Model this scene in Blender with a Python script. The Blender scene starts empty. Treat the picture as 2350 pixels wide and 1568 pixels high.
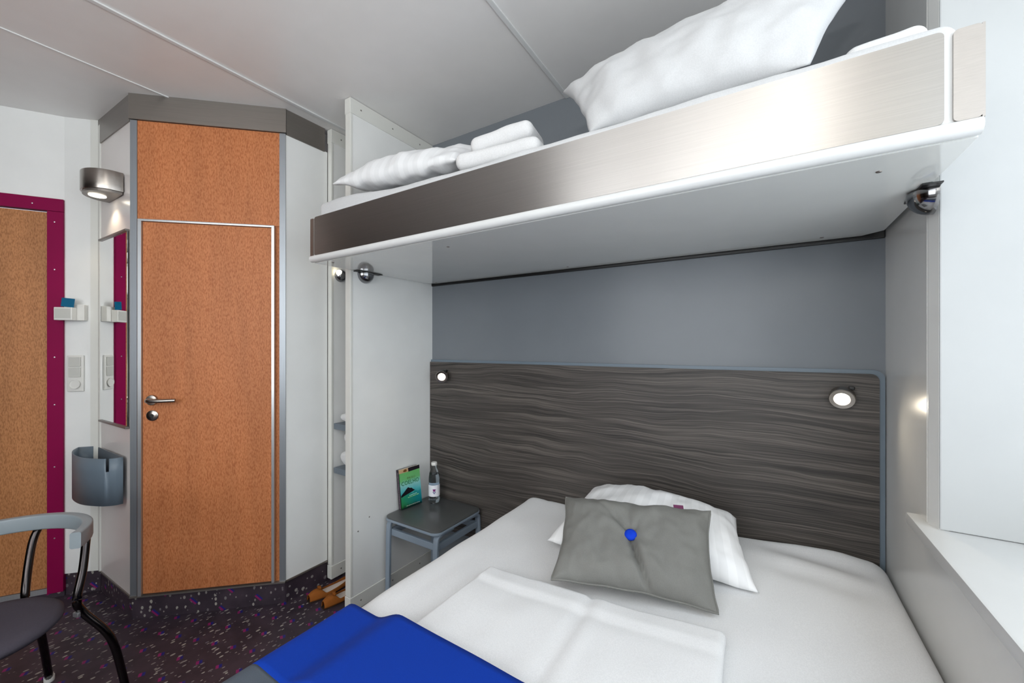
import bpy, bmesh, math, random
from mathutils import Vector, Matrix, noise
random.seed(4)
R = math.radians
SC = bpy.context.scene
COL = SC.collection
# ------------------------------------------------------------------ camera
cd = bpy.data.cameras.new('camera'); cam = bpy.data.objects.new('camera', cd); COL.objects.link(cam)
cam.location = (0, 0, 1.38); cam.rotation_euler = (R(90), 0, R(32.378))
cd.sensor_width = 36; cd.lens = 922.6 / 2350 * 36; cd.shift_y = 11 / 2350; cd.clip_start = 0.02
SC.camera = cam
# ------------------------------------------------------------------ world, lights, exposure
w = bpy.data.worlds.new('sky'); SC.world = w; w.use_nodes = True
w.node_tree.nodes['Background'].inputs[0].default_value = (0.80, 0.90, 1.0, 1)
w.node_tree.nodes['Background'].inputs[1].default_value = 1.0
SC.view_settings.view_transform = 'Standard'; SC.view_settings.look = 'None'
SC.view_settings.gamma = 1; SC.view_settings.use_curve_mapping = False
SC.view_settings.exposure = 0.42

def area(name, loc, rot, sx, sy, power, col, spread=180):
    l = bpy.data.lights.new(name, 'AREA'); l.shape = 'RECTANGLE'; l.size = sx; l.size_y = sy
    l.energy = power; l.color = col; l.spread = R(spread)
    o = bpy.data.objects.new(name, l); COL.objects.link(o); o.location = loc; o.rotation_euler = rot
    return o
# daylight entering through the side window and through the end window behind the viewpoint
area('daylight_side_window', (0.80, 0.0, 1.72), (0, R(90), 0), 1.55, 2.6, 19, (0.90, 0.96, 1.0))
area('daylight_end_window', (-0.95, -2.06, 1.68), (R(90), 0, 0), 1.8, 1.60, 31, (0.97, 0.985, 1.0))

area('added_fill_light', (0.17, -1.25, 1.75), (R(180), 0, 0), 0.13, 0.20, 32, (1.0, 0.985, 0.96))  # added fill light for the ceiling, also makes the bright band on the rail

# ------------------------------------------------------------------ materials
def lin(c):
    return tuple(((v / 255) / 12.92 if v / 255 <= 0.04045 else ((v / 255 + 0.055) / 1.055) ** 2.4) for v in c) + (1,)
class NT:
    def __init__(s, name):
        s.m = bpy.data.materials.new(name); s.m.use_nodes = True
        s.t = s.m.node_tree; s.n = s.t.nodes; s.p = s.n['Principled BSDF']
    def node(s, kind, **kw):
        n = s.n.new(kind)
        for k, v in kw.items():
            if k in n.inputs.keys(): n.inputs[k].default_value = v
            else: setattr(n, k, v)
        return n
    def link(s, a, ao, b, bi): s.t.links.new(a.outputs[ao], b.inputs[bi]); return b
    def coord(s, scale=(1, 1, 1), loc=(0, 0, 0), rot=(0, 0, 0)):
        c = s.node('ShaderNodeTexCoord'); m = s.node('ShaderNodeMapping')
        m.inputs['Scale'].default_value = scale; m.inputs['Location'].default_value = loc; m.inputs['Rotation'].default_value = rot
        s.link(c, 'Object', m, 'Vector'); return m
    def ramp(s, pts):
        r = s.node('ShaderNodeValToRGB'); e = r.color_ramp.elements
        while len(e) < len(pts): e.new(0.5)
        for i, (p, c) in enumerate(pts): e[i].position = p; e[i].color = c
        return r
    def bump(s, src, out, strength, dist=0.01):
        b = s.node('ShaderNodeBump'); b.inputs['Strength'].default_value = strength; b.inputs['Distance'].default_value = dist
        s.link(src, out, b, 'Height'); s.link(b, 'Normal', s.p, 'Normal'); return b
    def math(s, op, a, b=None):
        m = s.node('ShaderNodeMath', operation=op)
        for i, v in enumerate((a, b)):
            if v is None: continue
            if isinstance(v, (int, float)): m.inputs[i].default_value = v
            else: s.t.links.new(v, m.inputs[i])
        return m.outputs[0]
def plain(name, col, rough=0.5, metal=0.0, spec=0.5, bump=0, bscale=200, coat=0):
    k = NT(name); p = k.p
    c = lin(col)
    p.inputs['Roughness'].default_value = rough; p.inputs['Metallic'].default_value = metal
    p.inputs['Specular IOR Level'].default_value = spec; p.inputs['Coat Weight'].default_value = coat
    mp = k.coord((1, 1, 1)); nz = k.node('ShaderNodeTexNoise', Scale=7.0, Detail=4.0); k.link(mp, 0, nz, 'Vector')
    lo = tuple(v * 0.965 for v in c[:3]) + (1,)
    r = k.ramp([(0.3, lo), (0.7, c)]); k.link(nz, 'Fac', r, 'Fac'); k.link(r, 'Color', p, 'Base Color')
    if bump:
        n2 = k.node('ShaderNodeTexNoise', Scale=float(bscale), Detail=3.0); k.link(mp, 0, n2, 'Vector'); k.bump(n2, 'Fac', bump, 0.002)
    return k.m
def emis(name, col, strength):
    k = NT(name); k.p.inputs['Base Color'].default_value = lin(col)
    k.p.inputs['Emission Color'].default_value = lin(col); k.p.inputs['Emission Strength'].default_value = strength
    return k.m
def brushed(name, col, rough, scale, aniso=0.0, bump=0.25, metal=1.0):
    k = NT(name); p = k.p; p.inputs['Metallic'].default_value = metal; p.inputs['Roughness'].default_value = rough
    mp = k.coord(scale); nz = k.node('ShaderNodeTexNoise', Scale=1.0, Detail=6.0, Roughness=0.7); k.link(mp, 0, nz, 'Vector')
    c = lin(col); r = k.ramp([(0.25, tuple(v * 0.86 for v in c[:3]) + (1,)), (0.75, c)])
    k.link(nz, 'Fac', r, 'Fac'); k.link(r, 'Color', p, 'Base Color')
    if bump: k.bump(nz, 'Fac', bump, 0.0006)
    if aniso:
        p.inputs['Anisotropic Rotation'].default_value = 0.25
        p.inputs['Anisotropic'].default_value = aniso
        t = k.node('ShaderNodeTangent', direction_type='RADIAL', axis='Z'); k.link(t, 0, p, 'Tangent')
    return k.m
def birch(name, dark, light):
    k = NT(name); p = k.p; p.inputs['Roughness'].default_value = 0.5; p.inputs['Specular IOR Level'].default_value = 0.3
    mp = k.coord((210, 210, 70)); nz = k.node('ShaderNodeTexNoise', Scale=1.0, Detail=2.0, Roughness=0.5); k.link(mp, 0, nz, 'Vector')
    r = k.ramp([(0.34, lin(dark)), (0.56, lin(light)), (0.8, lin(tuple(min(255, v + 9) for v in light)))]); k.link(nz, 'Fac', r, 'Fac')
    m2 = k.coord((14, 14, 1.6)); n2 = k.node('ShaderNodeTexNoise', Scale=1.0, Detail=3.0); k.link(m2, 0, n2, 'Vector')
    r2 = k.ramp([(0.35, (0.86, 0.86, 0.86, 1)), (0.65, (1, 1, 1, 1))]); k.link(n2, 'Fac', r2, 'Fac')
    mx = k.node('ShaderNodeMix', data_type='RGBA', blend_type='MULTIPLY'); mx.inputs[0].default_value = 1.0
    k.t.links.new(r.outputs[0], mx.inputs[6]); k.t.links.new(r2.outputs[0], mx.inputs[7]); k.t.links.new(mx.outputs[2], p.inputs['Base Color'])
    return k.m
def darkwood(name):
    k = NT(name); p = k.p; p.inputs['Roughness'].default_value = 0.5
    tc = k.coord((1, 1, 1)); sp = k.node('ShaderNodeSeparateXYZ'); k.link(tc, 0, sp, 0)
    m0 = k.coord((1.1, 1.0, 4.2)); n0 = k.node('ShaderNodeTexNoise', Scale=1.0, Detail=2.0); k.link(m0, 0, n0, 'Vector')
    m1 = k.coord((5.0, 1.0, 16.0)); n1 = k.node('ShaderNodeTexNoise', Scale=1.0, Detail=2.0); k.link(m1, 0, n1, 'Vector')
    zz = k.math('ADD', sp.outputs[2], k.math('ADD', k.math('MULTIPLY', n0.outputs['Fac'], 0.12), k.math('MULTIPLY', n1.outputs['Fac'], 0.022)))
    cb = k.node('ShaderNodeCombineXYZ'); k.t.links.new(k.math('MULTIPLY', sp.outputs[0], 1.6), cb.inputs[0]); k.t.links.new(k.math('MULTIPLY', zz, 190.0), cb.inputs[2])
    fn = k.node('ShaderNodeTexNoise', Scale=1.0, Detail=3.0, Roughness=0.6); k.link(cb, 0, fn, 'Vector')
    c2 = k.node('ShaderNodeCombineXYZ'); k.t.links.new(k.math('MULTIPLY', sp.outputs[0], 0.7), c2.inputs[0]); k.t.links.new(k.math('MULTIPLY', zz, 24.0), c2.inputs[2])
    f2 = k.node('ShaderNodeTexNoise', Scale=1.0, Detail=2.0); k.link(c2, 0, f2, 'Vector')
    s = k.math('ADD', k.math('MULTIPLY', fn.outputs['Fac'], 0.7), k.math('MULTIPLY', f2.outputs['Fac'], 0.3))
    r = k.ramp([(0.36, lin((34, 30, 28))), (0.5, lin((68, 63, 59))), (0.66, lin((106, 99, 93)))]); k.t.links.new(s, r.inputs[0])
    k.link(r, 'Color', p, 'Base Color')
    bm_ = k.node('ShaderNodeBump', Strength=0.35, Distance=0.002); k.t.links.new(s, bm_.inputs['Height']); k.link(bm_, 0, p, 'Normal')
    return k.m
def vinyl(name):
    k = NT(name); p = k.p; p.inputs['Roughness'].default_value = 0.55
    tc = k.node('ShaderNodeTexCoord'); sp = k.node('ShaderNodeSeparateXYZ'); k.link(tc, 'Object', sp, 0)
    # fold height into y so that the coved skirting carries the pattern too
    y = k.math('ADD', sp.outputs[1], sp.outputs[2]); x = sp.outputs[0]
    rx = k.math('ADD', k.math('MULTIPLY', x, 0.94), k.math('MULTIPLY', y, 0.34))
    ry = k.math('SUBTRACT', k.math('MULTIPLY', y, 0.94), k.math('MULTIPLY', x, 0.34))
    S = 0.105
    v = k.math('DIVIDE', ry, S); row = k.math('FLOOR', v); fv = k.math('SUBTRACT', k.math('SUBTRACT', v, row), 0.5)
    u = k.math('ADD', k.math('DIVIDE', rx, S), k.math('MULTIPLY', row, 0.37))
    fu = k.math('SUBTRACT', k.math('FRACT', u), 0.5)
    inside = k.math('LESS_THAN', k.math('ADD', k.math('ABSOLUTE', fu), k.math('ABSOLUTE', fv)), 0.15)
    half = k.math('GREATER_THAN', k.math('ADD', fu, fv), 0.0)
    flick = k.node('ShaderNodeTexVoronoi', Scale=70.0); mp = k.coord((1.0, 0.55, 0.55), rot=(0, 0, 0.6)); k.link(mp, 0, flick, 'Vector')
    sepc = k.node('ShaderNodeSeparateColor'); k.link(flick, 'Color', sepc, 0)
    thr = k.math('MULTIPLY', sepc.outputs[0], 0.42)
    on = k.math('LESS_THAN', flick.outputs['Distance'], k.math('SUBTRACT', thr, 0.03))
    tone = k.ramp([(0.0, lin((104, 98, 104))), (1.0, lin((164, 160, 150)))]); k.link(sepc, 1, tone, 'Fac')
    big = k.node('ShaderNodeTexNoise', Scale=9.0, Detail=5.0); k.link(tc, 'Object', big, 'Vector')
    base = k.ramp([(0.35, lin((46, 36, 46))), (0.65, lin((62, 50, 60)))]); k.link(big, 'Fac', base, 'Fac')
    def mixc(f, a, b):
        m = k.node('ShaderNodeMix', data_type='RGBA')
        k.t.links.new(f, m.inputs[0])
        for q, i in ((a, 6), (b, 7)):
            if isinstance(q, tuple): m.inputs[i].default_value = q
            else: k.t.links.new(q, m.inputs[i])
        return m.outputs[2]
    c1 = mixc(on, base.outputs[0], tone.outputs[0])
    tri = mixc(half, lin((132, 22, 92)), lin((22, 26, 112)))
    k.t.links.new(mixc(inside, c1, tri), p.inputs['Base Color'])
    return k.m
def cloth(name, col, weave=1400.0, stripes=0.0, bump=0.15, rough=0.85):
    k = NT(name); p = k.p; p.inputs['Roughness'].default_value = rough
    p.inputs['Specular IOR Level'].default_value = 0.25
    mp = k.coord((1, 1, 1)); nz = k.node('ShaderNodeTexNoise', Scale=weave / 4, Detail=2.0); k.link(mp, 0, nz, 'Vector')
    c = lin(col)
    if stripes:
        u = k.node('ShaderNodeUVMap'); sp = k.node('ShaderNodeSeparateXYZ'); k.link(u, 0, sp, 0)
        f = k.math('FRACT', k.math('MULTIPLY', sp.outputs[0], stripes)); g = k.math('GREATER_THAN', f, 0.5)
        r = k.ramp([(0.0, tuple(v * 0.93 for v in c[:3]) + (1,)), (1.0, c)]); k.t.links.new(g, r.inputs[0]); k.link(r, 'Color', p, 'Base Color')
        k.t.links.new(k.math('ADD', k.math('MULTIPLY', g, -0.18), rough), p.inputs['Roughness'])
    else:
        r = k.ramp([(0.35, tuple(v * 0.93 for v in c[:3]) + (1,)), (0.65, c)]); k.link(nz, 'Fac', r, 'Fac'); k.link(r, 'Color', p, 'Base Color')
    k.bump(nz, 'Fac', bump, 0.001)
    return k.m

M = {}
M['ceiling'] = plain('ceiling_panel', (234, 232, 230), 0.30, spec=0.5)
M['white'] = plain('white_laminate', (236, 237, 235), 0.22, bump=0.05, bscale=60)
M['pod'] = plain('warm_white_laminate', (218, 212, 209), 0.26)
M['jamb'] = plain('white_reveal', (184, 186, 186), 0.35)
M['edgew'] = plain('white_edge_profile', (220, 221, 220), 0.35)
M['grey'] = plain('grey_laminate', (117, 122, 127), 0.26, spec=0.3, bump=0.06, bscale=9)
M['lgrey'] = plain('light_grey_wall', (226, 226, 223), 0.24)
M['bluegrey'] = plain('blue_grey_edge', (106, 119, 130), 0.4)
M['profile'] = plain('white_profile', (222, 222, 216), 0.35)
M['alu'] = brushed('grey_aluminium', (150, 155, 160), 0.38, (300, 300, 6), bump=0.1, metal=0.75)
M['alul'] = brushed('bright_aluminium', (205, 208, 210), 0.3, (300, 300, 6), bump=0.1, metal=0.85)
M['trimgrey'] = brushed('warm_grey_metal', (138, 132, 126), 0.33, (3, 3, 200), bump=0.1, metal=0.7)
M['steel'] = brushed('brushed_steel', (178, 174, 170), 0.30, (4, 4, 500), aniso=0.9, bump=0.04)
M['steelcap'] = brushed('brushed_steel_cap', (186, 180, 175), 0.42, (30, 30, 400), aniso=0.5, bump=0.1)
M['nickel'] = brushed('satin_nickel', (172, 165, 158), 0.24, (20, 20, 500), bump=0.1)
M['chrome'] = brushed('dark_chrome', (150, 150, 152), 0.12, (30, 30, 30), bump=0)
M['legs'] = brushed('black_chrome', (70, 66, 66), 0.16, (30, 30, 30), bump=0)
M['under'] = plain('glossy_white_underside', (236, 237, 233), 0.06, spec=0.7, coat=0.8)
M['darkwall'] = plain('dark_brown_laminate', (62, 46, 38), 0.4)
M['door'] = birch('orange_birch', (170, 98, 56), (196, 124, 78))
M['door2'] = birch('tan_birch', (158, 102, 60), (188, 128, 80))
M['magenta'] = plain('magenta_paint', (132, 0, 66), 0.6, spec=0.15)
M['vinyl'] = vinyl('speckled_vinyl')
M['headwood'] = darkwood('dark_grained_wood')
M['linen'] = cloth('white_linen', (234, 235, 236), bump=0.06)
M['bunklinen'] = cloth('linen_dimmed_for_light', (206, 207, 208), bump=0.06)  # white linen darkened in colour so strong light does not burn it out
M['bunksatin'] = cloth('damask_dimmed_for_light', (236, 237, 238), stripes=13.0, bump=0.05, rough=0.7)  # striped damask copy, toned down with the bunk linen against the light
M['satin'] = cloth('striped_damask', (240, 241, 242), stripes=13.0, bump=0.05, rough=0.7)
M['towel'] = cloth('white_terry', (222, 222, 222), weave=1000, bump=0.9)
M['blue'] = cloth('blue_runner', (0, 54, 160), weave=1600, bump=0.25)
M['bluebtn'] = cloth('blue_button', (10, 60, 200), weave=1600, bump=0.2)
M['darkcloth'] = cloth('slate_runner', (84, 92, 102), weave=1600, bump=0.25)
M['cushion'] = cloth('grey_weave', (122, 122, 118), weave=1500, bump=0.3)
M['tag'] = cloth('plum_tag', (120, 62, 96))
M['seat'] = cloth('charcoal_seat', (74, 70, 80), weave=900, bump=0.4)
M['band'] = plain('grey_lacquered_wood', (138, 148, 153), 0.4)
M['stool'] = plain('blue_grey_lacquer', (132, 145, 158), 0.4)
M['stooltop'] = plain('dark_slate_laminate', (78, 80, 80), 0.28, bump=0.12, bscale=14)
M['bin'] = plain('slate_blue_metal', (106, 120, 132), 0.42)
M['black'] = plain('black_plastic', (14, 14, 14), 0.4)
M['plastic'] = plain('white_plastic', (222, 221, 216), 0.35)
M['plasticd'] = plain('grey_white_plastic', (196, 196, 190), 0.4)
M['teal'] = plain('teal_card', (12, 96, 132), 0.3)
M['suede'] = cloth('tan_suede', (146, 84, 30), weave=700, bump=0.5)
M['insole'] = plain('pale_insole', (214, 200, 190), 0.7)
M['sole'] = plain('dark_sole', (42, 28, 20), 0.6)
M['shelf'] = plain('slate_shelf', (104, 114, 124), 0.4)
M['pages'] = plain('book_pages', (226, 220, 208), 0.8)
M['bookdark'] = plain('book_spine', (34, 24, 36), 0.4)
M['lampon'] = emis('lamp_glow', (255, 246, 226), 5.0)
M['lampon2'] = emis('warm_lamp_glow', (255, 240, 205), 9.0)
M['tube'] = emis('tube_glow', (255, 250, 240), 5.0)
M['labelw'] = plain('paper_label', (236, 236, 242), 0.5)
M['purple'] = plain('purple_ink', (120, 20, 110), 0.5)
M['navy'] = plain('navy_ink', (48, 66, 130), 0.5)
k = NT('mirror_glass'); k.p.inputs['Metallic'].default_value = 1; k.p.inputs['Roughness'].default_value = 0.01; k.p.inputs['Base Color'].default_value = (0.93, 0.94, 0.93, 1); M['mirror'] = k.m
k = NT('clear_plastic'); k.p.inputs['Transmission Weight'].default_value = 1; k.p.inputs['Roughness'].default_value = 0.02; k.p.inputs['IOR'].default_value = 1.25; k.p.inputs['Base Color'].default_value = (0.90, 0.96, 1.0, 1); M['pet'] = k.m
k = NT('window_glass'); tr = k.node('ShaderNodeBsdfTransparent'); mx = k.node('ShaderNodeMixShader'); mx.inputs[0].default_value = 0.08
k.link(tr, 0, mx, 1); k.link(k.p, 0, mx, 2); k.p.inputs['Roughness'].default_value = 0.02; k.link(mx, 0, k.n['Material Output'], 0); M['glass'] = k.m

# ------------------------------------------------------------------ helpers
def link(name, me, m, parent=None, smooth=False, kind=None):
    o = bpy.data.objects.new(name, me); COL.objects.link(o)
    for q in (m if isinstance(m, (list, tuple)) else [m]): me.materials.append(M[q] if isinstance(q, str) else q)
    if parent: o.parent = parent
    if smooth:
        for f in me.polygons: f.use_smooth = True
        if smooth != 'all':
            me.set_sharp_from_angle(angle=R(smooth if smooth is not True else 38))
    if kind: o['kind'] = kind
    return o
def obj(name, bm, m, parent=None, smooth=False, kind=None, keep=False):
    if not keep: bmesh.ops.recalc_face_normals(bm, faces=bm.faces)
    me = bpy.data.meshes.new(name); bm.to_mesh(me); bm.free()
    return link(name, me, m, parent, smooth, kind)
def tag(o, label, cat, group=None, kind=None):
    o['label'] = label; o['category'] = cat
    if group: o['group'] = group
    if kind: o['kind'] = kind
    return o
def thing(name, loc, label, cat, rz=0, group=None, kind=None):
    o = bpy.data.objects.new(name, None); COL.objects.link(o); o.location = loc; o.rotation_euler = (0, 0, rz); o.empty_display_size = 0.1
    return tag(o, label, cat, group, kind)
def bx(x0, x1, y0, y1, z0, z1, bev=0.0, seg=2, bm=None):
    b = bmesh.new()
    r = bmesh.ops.create_cube(b, size=1)
    for v in r['verts']: v.co = Vector((x0 + (v.co.x + .5) * (x1 - x0), y0 + (v.co.y + .5) * (y1 - y0), z0 + (v.co.z + .5) * (z1 - z0)))
    if bev: bmesh.ops.bevel(b, geom=list(b.edges), offset=bev, segments=seg, affect='EDGES', profile=0.6)
    return merge(bm, b)
def merge(a, b):
    if a is None: return b
    me = bpy.data.meshes.new('tmp'); b.to_mesh(me); b.free(); a.from_mesh(me); bpy.data.meshes.remove(me); return a
def xf(bm, mat): bmesh.ops.transform(bm, matrix=mat, verts=bm.verts); return bm
def prism(pts, z0, z1, bev=0, seg=2, bm=None):
    b = bmesh.new()
    lo = [b.verts.new((p[0], p[1], z0)) for p in pts]; hi = [b.verts.new((p[0], p[1], z1)) for p in pts]
    n = len(pts); b.faces.new(lo[::-1]); b.faces.new(hi)
    for i in range(n): b.faces.new((lo[i], lo[(i + 1) % n], hi[(i + 1) % n], hi[i]))
    bmesh.ops.recalc_face_normals(b, faces=b.faces)
    if bev:
        e = [q for q in b.edges if abs(q.verts[0].co.z - q.verts[1].co.z) < 1e-6]
        bmesh.ops.bevel(b, geom=e, offset=bev, segments=seg, affect='EDGES', profile=0.6)
    return merge(bm, b)
def rrect(x0, x1, y0, y1, r, n=6, corners=(1, 1, 1, 1)):
    out = []
    for (cx, cy, a0), on in zip(((x1 - r, y1 - r, 0), (x0 + r, y1 - r, 90), (x0 + r, y0 + r, 180), (x1 - r, y0 + r, 270)), corners):
        if on:
            for i in range(n + 1): a = R(a0 + 90 * i / n); out.append((cx + r * math.cos(a), cy + r * math.sin(a)))
        else:
            s = {0: (x1, y1), 90: (x0, y1), 180: (x0, y0), 270: (x1, y0)}[a0]; out.append(s)
    return out
def lathe(prof, n=28, bm=None, caps=True):
    b = bmesh.new(); rings = []
    for r, z in prof:
        if r < 1e-5: rings.append([b.verts.new((0, 0, z))])
        else: rings.append([b.verts.new((r * math.cos(2 * math.pi * i / n), r * math.sin(2 * math.pi * i / n), z)) for i in range(n)])
    for a, c in zip(rings, rings[1:]):
        for i in range(n):
            j = (i + 1) % n
            if len(a) == 1 and len(c) == 1: continue
            if len(a) == 1: b.faces.new((a[0], c[i], c[j]))
            elif len(c) == 1: b.faces.new((a[i], a[j], c[0]))
            else: b.faces.new((a[i], a[j], c[j], c[i]))
    if caps:
        for rg, fl in ((rings[0], 1), (rings[-1], 0)):
            if len(rg) > 1: b.faces.new(rg[::-1] if fl else rg)
    return merge(bm, b)
def catmull(pts, n=8):
    P = [Vector(p) for p in pts]; P = [P[0] * 2 - P[1]] + P + [P[-1] * 2 - P[-2]]; out = []
    for i in range(1, len(P) - 2):
        for k_ in range(n):
            t = k_ / n; a, b, c, d = P[i - 1:i + 3]
            out.append(0.5 * ((2 * b) + (-a + c) * t + (2 * a - 5 * b + 4 * c - d) * t * t + (-a + 3 * b - 3 * c + d) * t ** 3))
    out.append(P[-2]); return out
def sweep(path, sect, up=(0, 0, 1), bm=None, closed=False, scale=None):
    """sect: list of (side, up) offsets; frames keep 'up' as close to the given vector as possible"""
    b = bmesh.new(); rings = []; n = len(path); U0 = Vector(up)
    for i, p in enumerate(path):
        t = (path[(i + 1) % n if closed else min(i + 1, n - 1)] - path[(i - 1) if closed else max(i - 1, 0)]).normalized()
        s = t.cross(U0)
        if s.length < 1e-4: s = t.cross(Vector((0, 1, 0)))
        s.normalize(); u = s.cross(t)
        k_ = scale(i / (n - 1)) if scale else 1
        rings.append([b.verts.new(p + s * (q[0] * k_) + u * (q[1] * k_)) for q in sect])
    m = len(sect)
    for i in range(n if closed else n - 1):
        a, c = rings[i], rings[(i + 1) % n]
        for j in range(m): b.faces.new((a[j], a[(j + 1) % m], c[(j + 1) % m], c[j]))
    if not closed: b.faces.new(rings[0][::-1]); b.faces.new(rings[-1])
    bmesh.ops.recalc_face_normals(b, faces=b.faces)
    return merge(bm, b)
def circ(r, n=12, ry=None): return [(r * math.cos(2 * math.pi * i / n), (ry or r) * math.sin(2 * math.pi * i / n)) for i in range(n)]
def rsect(w_, h_, r, n=3): return rrect(-w_ / 2, w_ / 2, -h_ / 2, h_ / 2, r, n)
def axis_to(d):
    return Vector((0, 0, 1)).rotation_difference(Vector(d).normalized()).to_matrix().to_4x4()
def sm(a, b, x):
    t = max(0, min(1, (x - a) / (b - a))); return t * t * (3 - 2 * t)
def nz(x, y, z=0): return noise.noise(Vector((x, y, z)))
def roundbox(x0, x1, y0, y1, z0, z1, r, step=0.05, disp=None, zr=None):
    """closed box with rounded edges and a fine grid on every face"""
    b = bmesh.new(); X = (x0 + x1) / 2; Y = (y0 + y1) / 2; Z = (z0 + z1) / 2
    h = Vector(((x1 - x0) / 2, (y1 - y0) / 2, (z1 - z0) / 2)); r = min(r, min(h) * 0.98)
    cache = {}
    def ticks(L):
        n = max(2, int((2 * L - 2 * r) / step)); base = [-(L - r) + 2 * (L - r) * i / n for i in range(n + 1)]
        e = [r * q for q in (1.0, 0.75, 0.5, 0.25)]
        return [-(L - r) - q for q in e] + base + [(L - r) + q for q in e[::-1]]
    T = [ticks(h[i]) for i in range(3)]
    def vert(p):
        key = tuple(round(c, 5) for c in p)
        if key in cache: return cache[key]
        q = Vector(p); c = Vector([max(-(h[i] - r), min(h[i] - r, q[i])) for i in range(3)]); d = q - c
        if d.length > 1e-9:
            dm = max(abs(x) for x in d); d = d.normalized() * (dm if dm < r * 0.999 else r)
        o = c + d; n_ = d.normalized() if d.length > 1e-9 else Vector((0, 0, 1))
        w_ = Vector((X, Y, Z)) + o
        if disp: w_ = disp(w_, n_)
        v = b.verts.new(w_); cache[key] = v; return v
    for ax in range(3):
        a1, a2 = [i for i in range(3) if i != ax]
        for s in (-1, 1):
            for i in range(len(T[a1]) - 1):
                for j in range(len(T[a2]) - 1):
                    ps = []
                    for (ii, jj) in ((i, j), (i + 1, j), (i + 1, j + 1), (i, j + 1)):
                        p = [0, 0, 0]; p[ax] = s * h[ax]; p[a1] = T[a1][ii]; p[a2] = T[a2][jj]; ps.append(vert(p))
                    if len(set(ps)) == 4:
                        try: b.faces.new(ps)
                        except ValueError: pass
    return b
def pillow(name, corners, T, mats, pinch=0.10, n=44, wr=0.008, seed=0, flat=0.6, q=0.5, pw=2.4, parent=None, dimple=None, folds=0.0, seam=0.0):
    """corners TL,TR,BR,BL; puffed on both sides of that quad; the front side faces (TR-TL)x(down)"""
    TL, TR, BR, BL = [Vector(c) for c in corners]
    N = (TR - TL).cross(BL - TL).normalized() * -1.0
    b = bmesh.new(); uvl = b.loops.layers.uv.new('UVMap'); G = {}; uvd = {}
    W = (TR - TL).length; Hh = (TL - BL).length
    for side in (1, -1):
        for i in range(n + 1):
            for j in range(n + 1):
                u = -math.cos(math.pi * i / n) if i not in (0, n) else (-1 if i == 0 else 1); v = -math.cos(math.pi * j / n) if j not in (0, n) else (-1 if j == 0 else 1)
                u = 0.55 * u + 0.45 * (2 * i / n - 1); v = 0.55 * v + 0.45 * (2 * j / n - 1)
                edge = (i in (0, n) or j in (0, n))
                if edge and side == -1: G[(side, i, j)] = G[(1, i, j)]; continue
                uu = u * (1 - pinch * (1 - v * v) * abs(u) ** 2); vv = v * (1 - pinch * (W / Hh) * 0.9 * (1 - u * u) * abs(v) ** 2)
                e1 = nz(u * 3 + seed, v * 3, 5.1) * 0.006
                p = (TL * (1 - uu) * (1 + vv) + TR * (1 + uu) * (1 + vv) + BR * (1 + uu) * (1 - vv) + BL * (1 - uu) * (1 - vv)) / 4
                hh = T / 2 * ((1 - abs(u) ** pw) * (1 - abs(v) ** pw)) ** q if not edge else 0
                wgt = min(1, hh / (T * 0.12 + 1e-6))
                wv = (nz(u * 4 + seed, v * 2.2 + seed, side) * 1.3 + nz(u * 9 + seed, v * 4.5, side * 3 + seed) * 0.6) * wr
                if folds:
                    wv += folds * math.sin((u * 16 + 3 * nz(u * 2, v * 2, seed)) + v * 2) * sm(-0.1, -0.9, v) * 0.6
                    wv += folds * math.sin((u * 13 + v * 9) + 4 * nz(u * 2, v * 2, seed + 3)) * 0.25
                d = 0
                if dimple and side == 1:
                    du, dv, dr, dd = dimple; rr = math.hypot((u - du) * W / 2, (v - dv) * Hh / 2)
                    d = dd * math.exp(-(rr / dr) ** 1.2)
                    ang = math.atan2((v - dv) * Hh, (u - du) * W)
                    for (fa, fw, fd, fl) in ((-78, 8, 0.030, 1.3), (128, 8, 0.018, 0.6), (98, 9, 0.010, 0.4), (62, 8, 0.008, 0.3), (-58, 14, -0.008, 0.8), (150, 14, -0.006, 0.6), (-20, 12, 0.004, 0.3)):
                        da = (math.degrees(ang) - fa - rr * 40 + 180) % 360 - 180
                        wd = fw * 0.055 / max(rr, 0.02)
                        d += fd * math.exp(-(da / wd) ** 2) * math.exp(-(rr / (0.20 * fl)) ** 2)
                G[(side, i, j)] = b.verts.new(p + N * (side * (hh * (1 if side == 1 else flat) + (wv) * wgt - d * wgt * (side == 1))) + N * e1 + Vector((e1, e1, 0)) * 0.6)
                uvd[(i, j)] = ((u + 1) / 2, (v + 1) / 2)
    for side in (1, -1):
        for i in range(n):
            for j in range(n):
                ks = [(i, j), (i + 1, j), (i + 1, j + 1), (i, j + 1)]
                vs = [G[(side,) + k_] for k_ in ks]
                if side == -1: vs = vs[::-1]; ks = ks[::-1]
                try: f = b.faces.new(vs)
                except ValueError: continue
                for lp, k_ in zip(f.loops, ks): lp[uvl].uv = uvd[k_]
    o = obj(name, b, mats, parent, smooth='all')
    # edge points for piping
    ring = [(i, 0) for i in range(n)] + [(n, j) for j in range(n)] + [(i, n) for i in range(n, 0, -1)] + [(0, j) for j in range(n, 0, -1)]
    pts = [o.data.vertices[0].co.copy() for _ in ()]
    return o, N

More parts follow.
